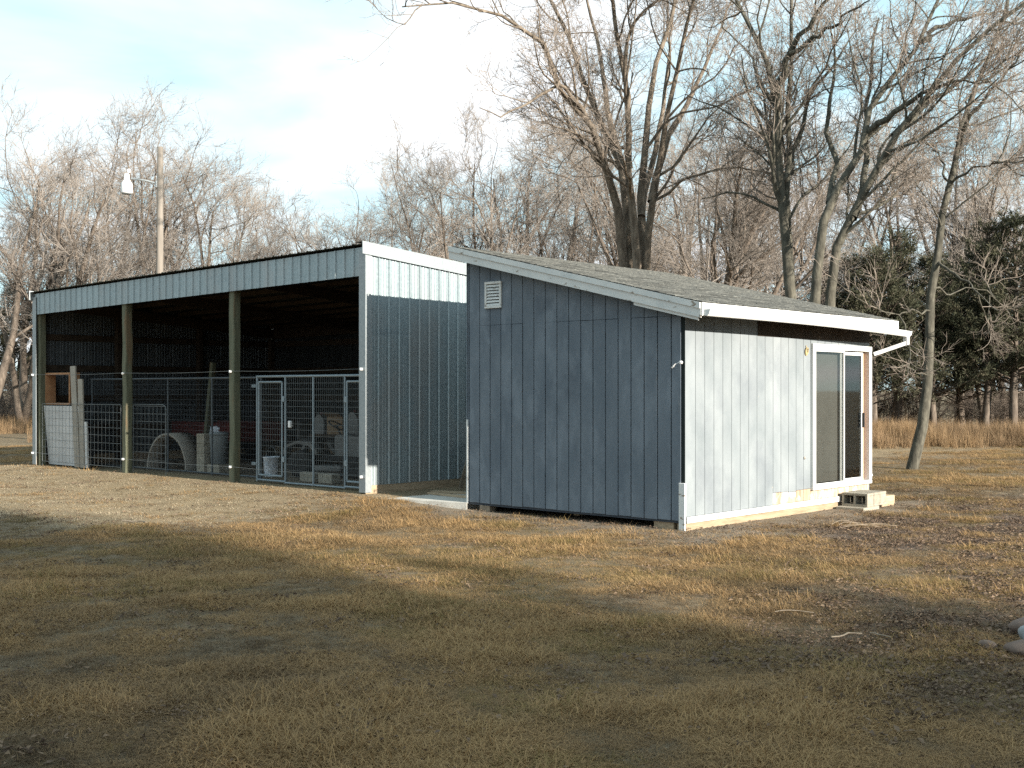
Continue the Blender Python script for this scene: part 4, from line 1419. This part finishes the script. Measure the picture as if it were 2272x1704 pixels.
def hero(name, label, depth, limbs, seed, dens, sc, bark='bark_hero', tw='twig_hero', nseg=13, rmax=.075, fat=1.0, bz=0):
    """limbs: (list of (column, row, depth offset), r0, r1): limb spines traced at the tree's own distance"""
    rng = np.random.default_rng(seed)
    base = None
    P, R = [], []
    for pts, r0, r1 in limbs:
        w_ = []
        for (c, r, dd) in pts:
            D = depth + dd
            w_.append(((c - 1136) / 2650 * D, D, CAM_H + (865 - r) / 2650 * D))
        p = catmull(w_, nseg)
        p[1:-1] += rng.normal(0, .035, p[1:-1].shape)
        if base is None:
            base = np.array([p[0, 0], p[0, 1], 0.0])
        P.append(p); R.append(np.linspace((r0 * fat) ** .8, (r1 * fat) ** .8, nseg) ** 1.25)
    P = np.array(P) - base; R = np.array(R)
    lv = std_levels(sc, dens)
    lv[0]['rmax'] = rmax
    lv[0]['tmin'] = .42
    a, b = tree_mesh(name, rng, P, R, lv, np.array([0, 0, 6.]), 10)
    a.materials.append(M[bark]); b.materials.append(M[tw])
    o = empty(name, tuple(base))
    link('trunk', a, None, o); link('crown', b, None, o)
    tag(o, label, 'tree')
    return o


hero('elm_tree', 'huge multi-stemmed bare tree fanning out above the shed roof', 31, [
    ([(1400, 1022, 0), (1385, 560, 0), (1363, 430, -.2), (1340, 336, -.5), (1303, 262, -.9), (1251, 209, -1.3), (1221, 142, -1.7), (1198, 82, -2), (1101, 30, -2.6), (1004, 4, -3), (892, 15, -3.4)], .24, .018),
    ([(1402, 1022, .1), (1397, 560, .2), (1378, 374, .4), (1314, 232, .8), (1277, 112, 1.1), (1240, 37, 1.3), (1205, -40, 1.6), (1165, -190, 2)], .21, .03),
    ([(1408, 1022, -.1), (1408, 553, -.25), (1397, 374, -.5), (1393, 243, -.6), (1378, 112, -.8), (1363, 37, -1), (1350, -80, -1.2), (1330, -260, -1.4)], .20, .03),
    ([(1397, 374, -.5), (1396, 250, -.7), (1388, 150, -1), (1415, 37, -1.5), (1453, 7, -1.8), (1490, -80, -2)], .11, .02),
    ([(1412, 1022, .1), (1423, 560, .2), (1423, 374, .4), (1438, 262, .7), (1453, 157, 1.1), (1490, 37, 1.5), (1512, -80, 1.9), (1540, -250, 2.2)], .21, .03),
    ([(1420, 1022, 0), (1438, 560, 0), (1445, 448, -.2), (1471, 336, -.4), (1490, 232, -.8), (1516, 112, -1.2), (1540, 0, -1.5), (1570, -160, -2)], .20, .03),
    ([(1445, 448, -.2), (1482, 306, .3), (1527, 239, .8), (1560, 150, 1.2), (1600, 60, 1.5), (1650, -60, 2)], .13, .02),
    ([(1303, 262, -.9), (1247, 190, -1.8), (1172, 232, -2.6), (1116, 250, -3.2), (1064, 239, -3.8)], .07, .012),
    ([(1378, 374, .4), (1345, 240, 1.2), (1330, 130, 2.0), (1300, -20, 2.6), (1290, -140, 3)], .12, .02),
    ([(1423, 480, .2), (1455, 330, 1.3), (1478, 190, 2.3), (1480, 60, 3.0), (1470, -90, 3.6)], .12, .02),
], 31, 2.2, .95, fat=.82)
hero('elm_tree', 'bare tree with twin straight trunks forking high above the shed roof', 27, [
    ([(1758, 1032, 0), (1754, 640, 0), (1738, 520, 0), (1730, 410, .1), (1724, 230, .2), (1697, 123, .4), (1650, 40, .8), (1623, 0, 1.0), (1590, -90, 1.4)], .165, .03),
    ([(1726, 245, .2), (1732, 170, -.2), (1754, 119, -.5), (1787, 62, -.9), (1840, 0, -1.3), (1890, -70, -1.6)], .10, .02),
    ([(1764, 1032, .1), (1757, 640, .2), (1746, 420, .3), (1749, 262, .5), (1757, 110, .8), (1758, 0, 1.0), (1750, -120, 1.3)], .13, .025),
    ([(1754, 119, -.5), (1830, 70, -1.0), (1880, 30, -1.5), (1930, 0, -2.0)], .06, .012),
    ([(1725, 260, .2), (1690, 190, .8), (1660, 120, 1.4), (1600, 60, 2.0)], .06, .012),
    ([(1735, 400, .1), (1775, 300, .9), (1800, 210, 1.5), (1860, 130, 2.2), (1905, 60, 2.8)], .07, .014),
], 32, 1.0, .85, bark='bark_ash')
hero('elm_tree', 'leaning dark-barked bare tree with limbs sweeping right, beyond the shed eave', 25.5, [
    ([(1805, 1040, 0), (1812, 574, 0), (1840, 451, .1), (1889, 369, .2), (1926, 295, .3), (1926, 238, .4), (1951, 189, .5), (2025, 127, .8), (2037, 82, .9), (2074, 12, 1.2), (2105, -50, 1.4)], .145, .03),
    ([(1926, 295, .3), (1975, 255, -.2), (2033, 221, -.6), (2080, 190, -1.0), (2130, 185, -1.4), (2200, 180, -1.8)], .075, .014),
    ([(1835, 1040, .2), (1846, 590, .2), (1893, 484, .0), (1926, 414, -.2), (1967, 357, -.4), (1984, 303, -.6), (2041, 246, -.8), (2066, 193, -1.0), (2115, 139, -1.3), (2217, 53, -1.7), (2300, -10, -2)], .15, .03),
    ([(1893, 484, 0), (1915, 420, .5), (1922, 340, .9), (1921, 270, 1.2), (1935, 160, 1.5), (1950, 40, 1.9)], .09, .02),
    ([(2037, 95, .9), (2090, 60, 1.4), (2150, 40, 1.9), (2240, 25, 2.4)], .06, .014),
    ([(1984, 303, -.6), (2050, 235, .4), (2120, 190, 1.0), (2200, 120, 1.6), (2280, 90, 2.2)], .07, .014),
    ([(1840, 451, .1), (1850, 360, 1.0), (1835, 260, 1.6), (1850, 150, 2.2), (1840, 40, 2.8)], .08, .016),
], 33, 1.0, .8, bark='bark_ash')
hero('ash_tree', 'slender leaning bare tree standing alone on the lawn beyond the door step', 25.3, [
    ([(2022, 1046, 0), (2030, 1010, 0), (2047, 943, 0), (2060, 812, 0), (2066, 673, 0), (2078, 576, 0), (2103, 430, .1), (2127, 307, .2), (2156, 221, .3), (2189, 135, .4), (2222, 41, .5), (2250, -60, .6)], .142, .03),
    ([(2127, 307, .2), (2170, 240, -.3), (2230, 160, -.8), (2290, 80, -1.2)], .06, .014),
    ([(2103, 430, .1), (2096, 390, .6), (2085, 350, 1.0), (2060, 320, 1.5), (2040, 300, 1.9)], .04, .01),
    ([(2108, 410, .1), (2160, 375, -.4), (2220, 360, -.9), (2290, 350, -1.3)], .035, .01),
    ([(2078, 576, 0), (2120, 610, -.6), (2170, 650, -1.3), (2215, 690, -1.9)], .04, .008),
    ([(2066, 690, 0), (2020, 690, -.5), (1985, 700, -.9), (1950, 690, -1.3)], .025, .006),
    ([(2060, 830, 0), (2030, 825, -.4), (2000, 810, -.9), (1960, 820, -1.4)], .018, .005),
    ([(2070, 640, 0), (2110, 650, .5), (2160, 640, 1.0), (2210, 660, 1.5)], .025, .006),
], 34, .6, .68, bark='bark_ash', rmax=.022, fat=.88)

# undergrowth between the trunks
rng = np.random.default_rng(55)
n = 16
base = rng.normal(0, .35, (n, 3)); base[:, 2] = -.1
ang = rng.random(n) * 6.28
d0 = np.stack([np.cos(ang) * .7, np.sin(ang) * .7, np.ones(n)], 1)
P, R = grow(rng, base, d0, rng.uniform(1.6, 3.2, n), rng.uniform(.015, .03, n), 6, .14, .03, .3)
lv = [dict(n=110, tmin=.1, ang=.7, da=.25, len=1.1, rmin=.006, rmax=.012, S=4, jit=.18, up=.02, k=3, rr=.6),
      dict(n=900, tmin=.1, ang=.7, da=.3, len=.55, rmin=.005, rmax=.007, S=3, jit=.18, up=.02, k=3),
      dict(n=3600, tmin=.1, ang=.6, da=.3, len=.30, rmin=.0045, rmax=.005, S=2, jit=.1, up=.02, k=3)]
sa, sb_ = tree_mesh('shrub', rng, P, R, lv, np.array([0, 0, 1.]), 5)
sa.materials.append(M['bark']); sb_.materials.append(M['brush'])
for j in range(30):
    if j < 9:
        c, dd = rt.uniform(-90, 820), rt.uniform(40, 56); lab, grp = 'tangle of bare brush at the foot of the trees behind the barn', 'brush behind the barn'
    elif j < 12:
        c, dd = rt.uniform(860, 1350), rt.uniform(38, 52); lab, grp = 'tangle of bare brush behind the gap between the buildings', 'brush behind the gap'
    else:
        c, dd = (rt.uniform(1450, 1860), rt.uniform(38, 48)) if j % 3 else (rt.uniform(1900, 2320), rt.uniform(44, 48)); lab, grp = 'tangle of bare brush at the edge of the grove behind the shed', 'brush behind the shed'
    o = empty('brush', (px(c, dd), dd, 0), rt.uniform(0, 6.28))
    s = rt.uniform(.6, 1.05); o.scale = (s * 1.1, s * 1.1, s)
    link('stem', sa, None, o); link('crown', sb_, None, o)
    tag(o, lab, 'shrub', grp)


# ------------------------------------------------------------------ cedars
def cedar_mesh(seed, H, Rm, zlow):
    rng = np.random.default_rng(seed)
    nb = 150
    t = rng.random(nb) ** .9
    z = zlow + (H - zlow) * t
    rad = Rm * (1 - t) ** .75 * rng.uniform(.55, 1.15, nb) + .12
    az = rng.random(nb) * 6.283
    st = np.stack([np.zeros(nb), np.zeros(nb), z], 1)
    d = np.stack([np.cos(az), np.sin(az), .25 + .5 * t], 1)
    Pb, Rb = grow(rng, st, d, rad * 1.1, np.full(nb, .03), 6, .10, .05, .3)
    trunk = np.stack([np.zeros(9) + rng.normal(0, .03, 9), rng.normal(0, .03, 9), np.linspace(-.2, H * .96, 9)], 1)[None]
    tv, tf = tubes_np(trunk, np.linspace(.17, .02, 9)[None], 8)
    bvv, bff = tubes_np(Pb, Rb, 4)
    a = mesh_np('cedar_trunk', np.concatenate([tv, bvv]), np.concatenate([tf, bff + len(tv)]), True)
    # sprays: clusters of small leaf blades set along the limbs
    nc = 900
    ib = rng.choice(nb, nc, p=rad / rad.sum())
    u = .3 + .7 * rng.random(nc) ** .7
    f = u * 5; i0 = np.minimum(f.astype(int), 4); fr_ = (f - i0)[:, None]
    C = Pb[ib, i0] * (1 - fr_) + Pb[ib, i0 + 1] * fr_
    C += rng.normal(0, .10, C.shape)
    axis_ = norm(np.stack([np.cos(az[ib]), np.sin(az[ib]), np.full(nc, .7)], 1) + rng.normal(0, .45, (nc, 3)))
    m = 26
    Cc = np.repeat(C, m, 0); Ax = np.repeat(axis_, m, 0)
    off = rng.random(len(Cc))[:, None] * Ax * .34 + rng.normal(0, .055, Cc.shape)
    p0 = Cc + off
    dirn = norm(Ax + rng.normal(0, .6, Cc.shape))
    side = norm(np.cross(dirn, rng.normal(0, 1, Cc.shape)))
    L_ = rng.uniform(.07, .16, len(Cc))[:, None]; W_ = rng.uniform(.012, .026, len(Cc))[:, None]
    V_ = np.stack([p0 - side * W_, p0 + side * W_, p0 + dirn * L_], 1).reshape(-1, 3)
    F_ = np.arange(len(V_)).reshape(-1, 3)
    b = mesh_np('cedar_foliage', V_, F_)
    a.materials.append(M['bark']); b.materials.append(M['cedar'])
    return a, b


cedars = [cedar_mesh(71, 7.2, 2.0, 1.5), cedar_mesh(72, 6.4, 2.2, 1.2), cedar_mesh(73, 8.0, 2.1, 1.7)]


def place_cedar(i, x, y, s, rz, label, group):
    o = empty('cedar_tree', (x, y, 0), rz)
    o.scale = (s, s, s)
    link('trunk', cedars[i][0], None, o); link('crown', cedars[i][1], None, o)
    tag(o, label, 'tree', group)


for j, (c, d, s) in enumerate([(1888, 41.5, .86), (1938, 40.5, .98), (1990, 42, .90), (2070, 41, .86), (2128, 43, .92), (2190, 41, .92), (2252, 40.5, 1.04), (2318, 42, .90), (1830, 46, .75)]):
    place_cedar(j % 3, px(c, d), d, s, rt.uniform(0, 6.28), 'dark green cedar tree in the row beyond the lawn', 'cedars beyond the lawn')
place_cedar(1, px(1482, 47), 47, .95, 1.0, 'lone dark cedar showing beside the huge multi-stemmed tree', None)
for j, (c, d, s) in enumerate([(30, 57, .9), (430, 60, .95), (560, 58, .9)]):
    place_cedar(j % 3, px(c, d), d, s, rt.uniform(0, 6.28), 'dark cedar half hidden among the bare trees behind the barn', 'cedars behind the barn')

# trees across the yard, on the sun side (they throw the long shadows over the lawn)
sd = np.array([math.cos(SUN_AZ), math.sin(SUN_AZ)])
sn = np.array([-sd[1], sd[0]]) * -1.0
for j, (k_, w_, s) in enumerate([(26, 1.8, 1.75), (28, 4.8, 1.9), (33, 3.0, 2.0), (33, 7.4, 2.0), (33, 12.0, 2.0), (37, .9, 2.2), (40, 4.6, 2.3), (38, 9.0, 2.2), (41, 13.5, 2.3), (25, 7.8, 1.55), (29, 10.4, 1.75), (24, 13.0, 1.55), (30, 15.8, 1.8), (24, 19.0, 1.6)]):
    p = np.array([3.0, 7.1]) + sd * k_ + sn * w_
    place_cedar(j % 3, p[0], p[1], s, j * 1.3, 'tall cedar across the yard on the sunny side', 'cedars across the yard')
for j, (k_, w_, s) in enumerate([(34, -7.0, 1.0), (38, -2.0, 1.05), (36, 1.2, 1.0), (40, 8.0, 1.15)]):
    p = np.array([3.0, 7.1]) + sd * k_ + sn * w_
    place_tree((j * 2 + 1) % 6, p[0], p[1], s, j * 2.1, 'leafless tree across the yard on the sunny side', 'bare trees across the yard')


# ------------------------------------------------------------------ grass, litter, tall grass (instanced stuff)
def blade_mesh(name, rng, nb, hmin, hmax, wd, rad, lean_lo, lean_hi, m, flat=False):
    V_, F_ = [], []
    for i in range(nb):
        a = rng.random() * 6.283
        r = rad * math.sqrt(rng.random())
        bx_, by_ = r * math.cos(a), r * math.sin(a)
        az = rng.random() * 6.283
        h = rng.uniform(hmin, hmax)
        ln = rng.uniform(lean_lo, lean_hi)
        d = np.array([math.cos(az), math.sin(az)])
        s = np.array([-d[1], d[0]])
        p = np.array([bx_, by_, -.006])
        l1 = ln * .82; l2 = min(ln * 1.25, 1.60)
        q = p + np.array([d[0] * math.sin(l1), d[1] * math.sin(l1), math.cos(l1)]) * h * .5
        t = q + np.array([d[0] * math.sin(l2), d[1] * math.sin(l2), math.cos(l2)]) * h * .5
        w0 = wd * rng.uniform(.7, 1.3)
        b0 = len(V_)
        s3 = np.array([s[0], s[1], 0])
        V_ += [p - s3 * w0, p + s3 * w0, q + s3 * w0 * .75, q - s3 * w0 * .75, t]
        F_ += [(b0, b0 + 1, b0 + 2, b0 + 3), (b0 + 3, b0 + 2, b0 + 4)]
    me = bpy.data.meshes.new(name)
    me.from_pydata([tuple(v) for v in V_], [], F_)
    me.materials.append(m)
    return me


def leaf_mesh(name, rng, nb, rad, m):
    V_, F_ = [], []
    for i in range(nb):
        c = np.array([rng.normal(0, rad), rng.normal(0, rad), rng.uniform(.004, .022)])
        a = rng.random() * 6.283
        L_ = rng.uniform(.008, .019); W_ = L_ * rng.uniform(.35, .6)
        d = np.array([math.cos(a), math.sin(a), rng.normal(0, .3)]); s = np.array([-math.sin(a), math.cos(a), rng.normal(0, .35)])
        cup = np.array([0, 0, rng.uniform(.002, .010)])
        b0 = len(V_)
        V_ += [c - d * L_, c + s * W_ + cup, c + d * L_ + cup * .5, c - s * W_ + cup]
        F_ += [(b0, b0 + 1, b0 + 2), (b0, b0 + 2, b0 + 3)]
    me = bpy.data.meshes.new(name)
    me.from_pydata([tuple(v) for v in V_], [], F_)
    me.materials.append(m)
    return me


def scatter(name, label, xy, scl, tint, idx, meshes, rng):
    """one stuff object: points that carry tuft instances through geometry nodes"""
    src = bpy.data.collections.new(name + '_source')
    for i, me in enumerate(meshes):
        o = bpy.data.objects.new('%s_%02d' % (name, i), me)
        src.objects.link(o)
    z = gz(xy[:, 0], xy[:, 1])
    me = bpy.data.meshes.new(name)
    me.vertices.add(len(xy))
    me.vertices.foreach_set('co', np.concatenate([xy, z[:, None]], 1).astype(np.float32).ravel())
    for nm, arr, tp in (('scl', scl, 'FLOAT'), ('tint', tint, 'FLOAT'), ('rotz', rng.random(len(xy)) * 6.283, 'FLOAT')):
        at = me.attributes.new(nm, tp, 'POINT')
        at.data.foreach_set('value', arr.astype(np.float32))
    at = me.attributes.new('idx', 'INT', 'POINT')
    at.data.foreach_set('value', idx.astype(np.int32))
    o = link(name, me)
    ng = bpy.data.node_groups.new(name, 'GeometryNodeTree')
    ng.interface.new_socket('Geometry', in_out='INPUT', socket_type='NodeSocketGeometry')
    ng.interface.new_socket('Geometry', in_out='OUTPUT', socket_type='NodeSocketGeometry')
    N, L = ng.nodes, ng.links
    gi = N.new('NodeGroupInput'); go = N.new('NodeGroupOutput')
    ci = N.new('GeometryNodeCollectionInfo')
    ci.inputs['Collection'].default_value = src
    ci.inputs['Separate Children'].default_value = True
    ci.inputs['Reset Children'].default_value = True
    ip = N.new('GeometryNodeInstanceOnPoints')
    ip.inputs['Pick Instance'].default_value = True

    def na(nm, tp):
        n_ = N.new('GeometryNodeInputNamedAttribute')
        n_.data_type = tp
        n_.inputs['Name'].default_value = nm
        return n_.outputs['Attribute']
    cz = N.new('ShaderNodeCombineXYZ')
    L.new(na('rotz', 'FLOAT'), cz.inputs['Z'])
    L.new(gi.outputs[0], ip.inputs['Points'])
    L.new(ci.outputs[0], ip.inputs['Instance'])
    L.new(na('idx', 'INT'), ip.inputs['Instance Index'])
    L.new(cz.outputs[0], ip.inputs['Rotation'])
    L.new(na('scl', 'FLOAT'), ip.inputs['Scale'])
    L.new(ip.outputs[0], go.inputs[0])
    md = o.modifiers.new('scatter', 'NODES')
    md.node_group = ng
    tag(o, label, None, None, 'stuff')
    return o


def free_of_buildings(x, y, pad=.04):
    sx, sy = shed_local(x, y)
    bx, by = barn_local(x, y)
    inside = (sx > -pad) & (sx < SHED_L + pad) & (sy > -pad) & (sy < SHED_W + pad)
    inside |= (bx > -.05) & (bx < BARN_D + .1) & (by > -.1) & (by < BARN_L + .1)
    inside |= (bx > -.34 - .18 * by) & (bx < 6.6) & (by > -2.2) & (by < .1)
    return ~inside


def fan(rng, n, y0, y1, half, power=1.0):
    """points spread over the yard in front of the buildings, thinning out with distance"""
    u = rng.random(n) ** power
    y = y0 + (y1 - y0) * u
    x = (rng.random(n) * 2 - 1) * (half * y + 1.2)
    return x, y


rng = np.random.default_rng(77)
tufts = [blade_mesh('tuft', rng, 46, .035, .085, .0016, .11, .95, 1.55, M['grass']) for _ in range(5)]
tufts += [blade_mesh('tuft', rng, 44, .04, .10, .0017, .12, 1.25, 1.58, M['grass']) for _ in range(4)]
tufts += [blade_mesh('tuft', rng, 34, .05, .11, .0016, .09, .6, 1.45, M['grass']) for _ in range(3)]
n = 135000
x, y = fan(rng, n, 3.6, 36, .56, 1.9)
a_, d_, l_ = zones(x, y)
nz1 = fbm(x, y, 1.3, 11); nz2 = fbm(x, y, .45, 13); nz3 = fbm(x, y, 5.0, 17)
dens = (1 - .93 * d_) * (1 - .6 * l_) * (.62 + .6 * ss(.32, .6, nz1 * .5 + nz3 * .5))
keep = free_of_buildings(x, y) & (rng.random(n) < dens)
x, y, nz1, nz2, nz3, l_, d_ = [q[keep] for q in (x, y, nz1, nz2, nz3, l_, d_)]
tint = np.clip(.52 + 2.6 * (nz2 * .3 + nz1 * .4 + nz3 * .3 - .5) + rng.normal(0, .17, len(x)) - .15 * l_, 0, .92)
green = (fbm(x, y, .8, 23) > .56) & (rng.random(len(x)) < .4)
tint[green] = rng.uniform(.96, 1.0, green.sum())
scl = (.62 + .75 * ss(.35, .7, nz1)) * rng.uniform(.75, 1.25, len(x)) * (1 - .35 * l_) * (1 + .012 * np.maximum(y - 9, 0))
tall = (nz1 > .60) & (rng.random(len(x)) < .16)
idx = np.where(tall, rng.integers(9, 12, len(x)), rng.integers(0, 9, len(x)))
scatter('lawn_grass', 'short dormant tan grass of the lawn', np.stack([x, y], 1), scl, tint, idx, tufts, rng)

leaves = [leaf_mesh('leaf_cluster', rng, 26, .10, M['leaf']) for _ in range(5)]
n = 26000
x, y = fan(rng, n, 4.5, 26, .56, 1.5)
a_, d_, l_ = zones(x, y)
dens = .03 + .9 * l_ + .15 * d_ * (1 - a_) + .05 * a_
keep = free_of_buildings(x, y, .0) & (rng.random(n) < dens)
x, y = x[keep], y[keep]
scatter('leaf_litter', 'brown dead leaves scattered over the lawn', np.stack([x, y], 1), rng.uniform(.7, 1.4, len(x)), rng.random(len(x)), rng.integers(0, 5, len(x)), leaves, rng)

chips = [blade_mesh('straw', rng, 14, .03, .08, .0028, .16, 1.40, 1.5, M['straw']) for _ in range(4)]
n = 9000
bx_ = rng.uniform(-6.5, -.0, n); by_ = rng.uniform(-1, 13, n)
x = BR[0] + BS * (bx_ * bv[0] + by_ * bu[0]); y = BR[1] + BS * (bx_ * bv[1] + by_ * bu[1])
a_, d_, l_ = zones(x, y)
keep = (rng.random(n) < a_ * .45)
x, y = x[keep], y[keep]
scatter('straw_litter', 'straw and wood chips trodden into the dirt before the barn', np.stack([x, y], 1), rng.uniform(.7, 1.5, len(x)), rng.random(len(x)), rng.integers(0, 4, len(x)), chips, rng)

tg = [blade_mesh('tall_tuft', rng, 40, .40, 1.0, .005, .18, .05, .75, M['tallgrass']) for _ in range(5)]
n = 10500
x1 = rng.uniform(7, 27, n); y1 = 37.6 + rng.normal(0, 1.2, n) + .04 * x1
x2 = rng.uniform(-34, -17, 3200); y2 = 50 + rng.normal(0, 1.8, 3200)
x3 = rng.uniform(-16, 8, 2200); y3 = 42 + rng.normal(0, 2.0, 2200)
x = np.concatenate([x1, x2, x3]); y = np.concatenate([y1, y2, y3])
keep = free_of_buildings(x, y) & (rng.random(len(x)) < .35 + 1.1 * (fbm(x, y, .5, 31) - .2))
x, y = x[keep], y[keep]
scatter('tall_grass', 'tall orange-brown dead grass along the edge of the trees', np.stack([x, y], 1), rng.uniform(.35, .95, len(x)) * (.6 + .8 * fbm(x, y, .6, 41)), np.clip(fbm(x, y, .4, 37) + rng.normal(0, .15, len(x)), 0, 1), rng.integers(0, 5, len(x)), tg, rng)


# ------------------------------------------------------------------ stones and sticks on the lawn
def stone(seed, loc, sx, sy, sz, m, label):
    bm = bmesh.new()
    bmesh.ops.create_icosphere(bm, subdivisions=3, radius=1)
    r = random.Random(seed)
    ks = [(r.uniform(1, 3), r.uniform(1, 3), r.uniform(1, 3), r.uniform(0, 6)) for _ in range(5)]
    for v in bm.verts:
        n_ = 1 + sum(.06 * math.sin(a * v.co.x + b * v.co.y + c * v.co.z + d) for a, b, c, d in ks)
        v.co = Vector((v.co.x * sx * n_, v.co.y * sy * n_, v.co.z * sz * n_))
    me = bpy.data.meshes.new('stone')
    bm.to_mesh(me); bm.free()
    me.polygons.foreach_set('use_smooth', [True] * len(me.polygons))
    o = link('stone', me, m, None, loc)
    tag(o, label, 'stone')


stone(1, (3.33, 7.76, .022), .115, .11, .058, M['rock'], 'rounded reddish brown field stone in front of the pale stone')
stone(2, (3.49, 8.00, .05), .085, .09, .07, M['rock_pale'], 'pale bluish-white stone behind the reddish brown one')
stone(3, (3.72, 8.34, .06), .23, .13, .09, M['rock'], 'long dark stone behind the pale stone')
stone(4, (3.14, 7.88, .008), .06, .06, .04, M['rock'], 'small dark stone left of the reddish brown one')


def stick(pts, r, label):
    b = MB()
    p0 = Vector((pts[0][0], pts[0][1], 0))
    b.tube([Vector((x, y, float(gz(x, y)) + z)) - p0 for x, y, z in pts], [r, r * .9, r * .6][:len(pts)] if len(pts) == 3 else r, 6)
    o = b.build('stick', M['stick'])
    o.location = p0
    tag(o, label, 'stick', 'twigs by the block step' if 'brush pile' in label else None)


rs = random.Random(9)


def twig_path(x, y, az, ln, n=6, hump=.004):
    out_ = []
    for q in range(n):
        t = q / (n - 1)
        out_.append((x, y, .03 + hump * math.sin(math.pi * t) + rs.uniform(0, .012)))
        az += rs.uniform(-.35, .35)
        x += math.cos(az) * ln / (n - 1); y += math.sin(az) * ln / (n - 1)
    return out_


stick(twig_path(2.16, 8.08, .55, .30), .0055, 'bleached broken stick lying on the lawn')
stick(twig_path(2.47, 8.24, -.7, .17), .004, 'short bleached twig at the end of the broken stick')
stick(twig_path(1.98, 9.0, .25, .30, 6, .006), .0035, 'curved reddish twig lying on the leaf litter')
stick(twig_path(-5.0, 15.3, .1, .40), .010, 'short pale stick on the dirt before the barn')
for i in range(6):
    stick(twig_path(4.05 + rs.uniform(-.1, .15), 14.75 + rs.uniform(-.15, .2), .75 + rs.uniform(-.5, .5), rs.uniform(.3, .7), 7, .02), .0028, 'thin bleached twig in the little brush pile by the block step')
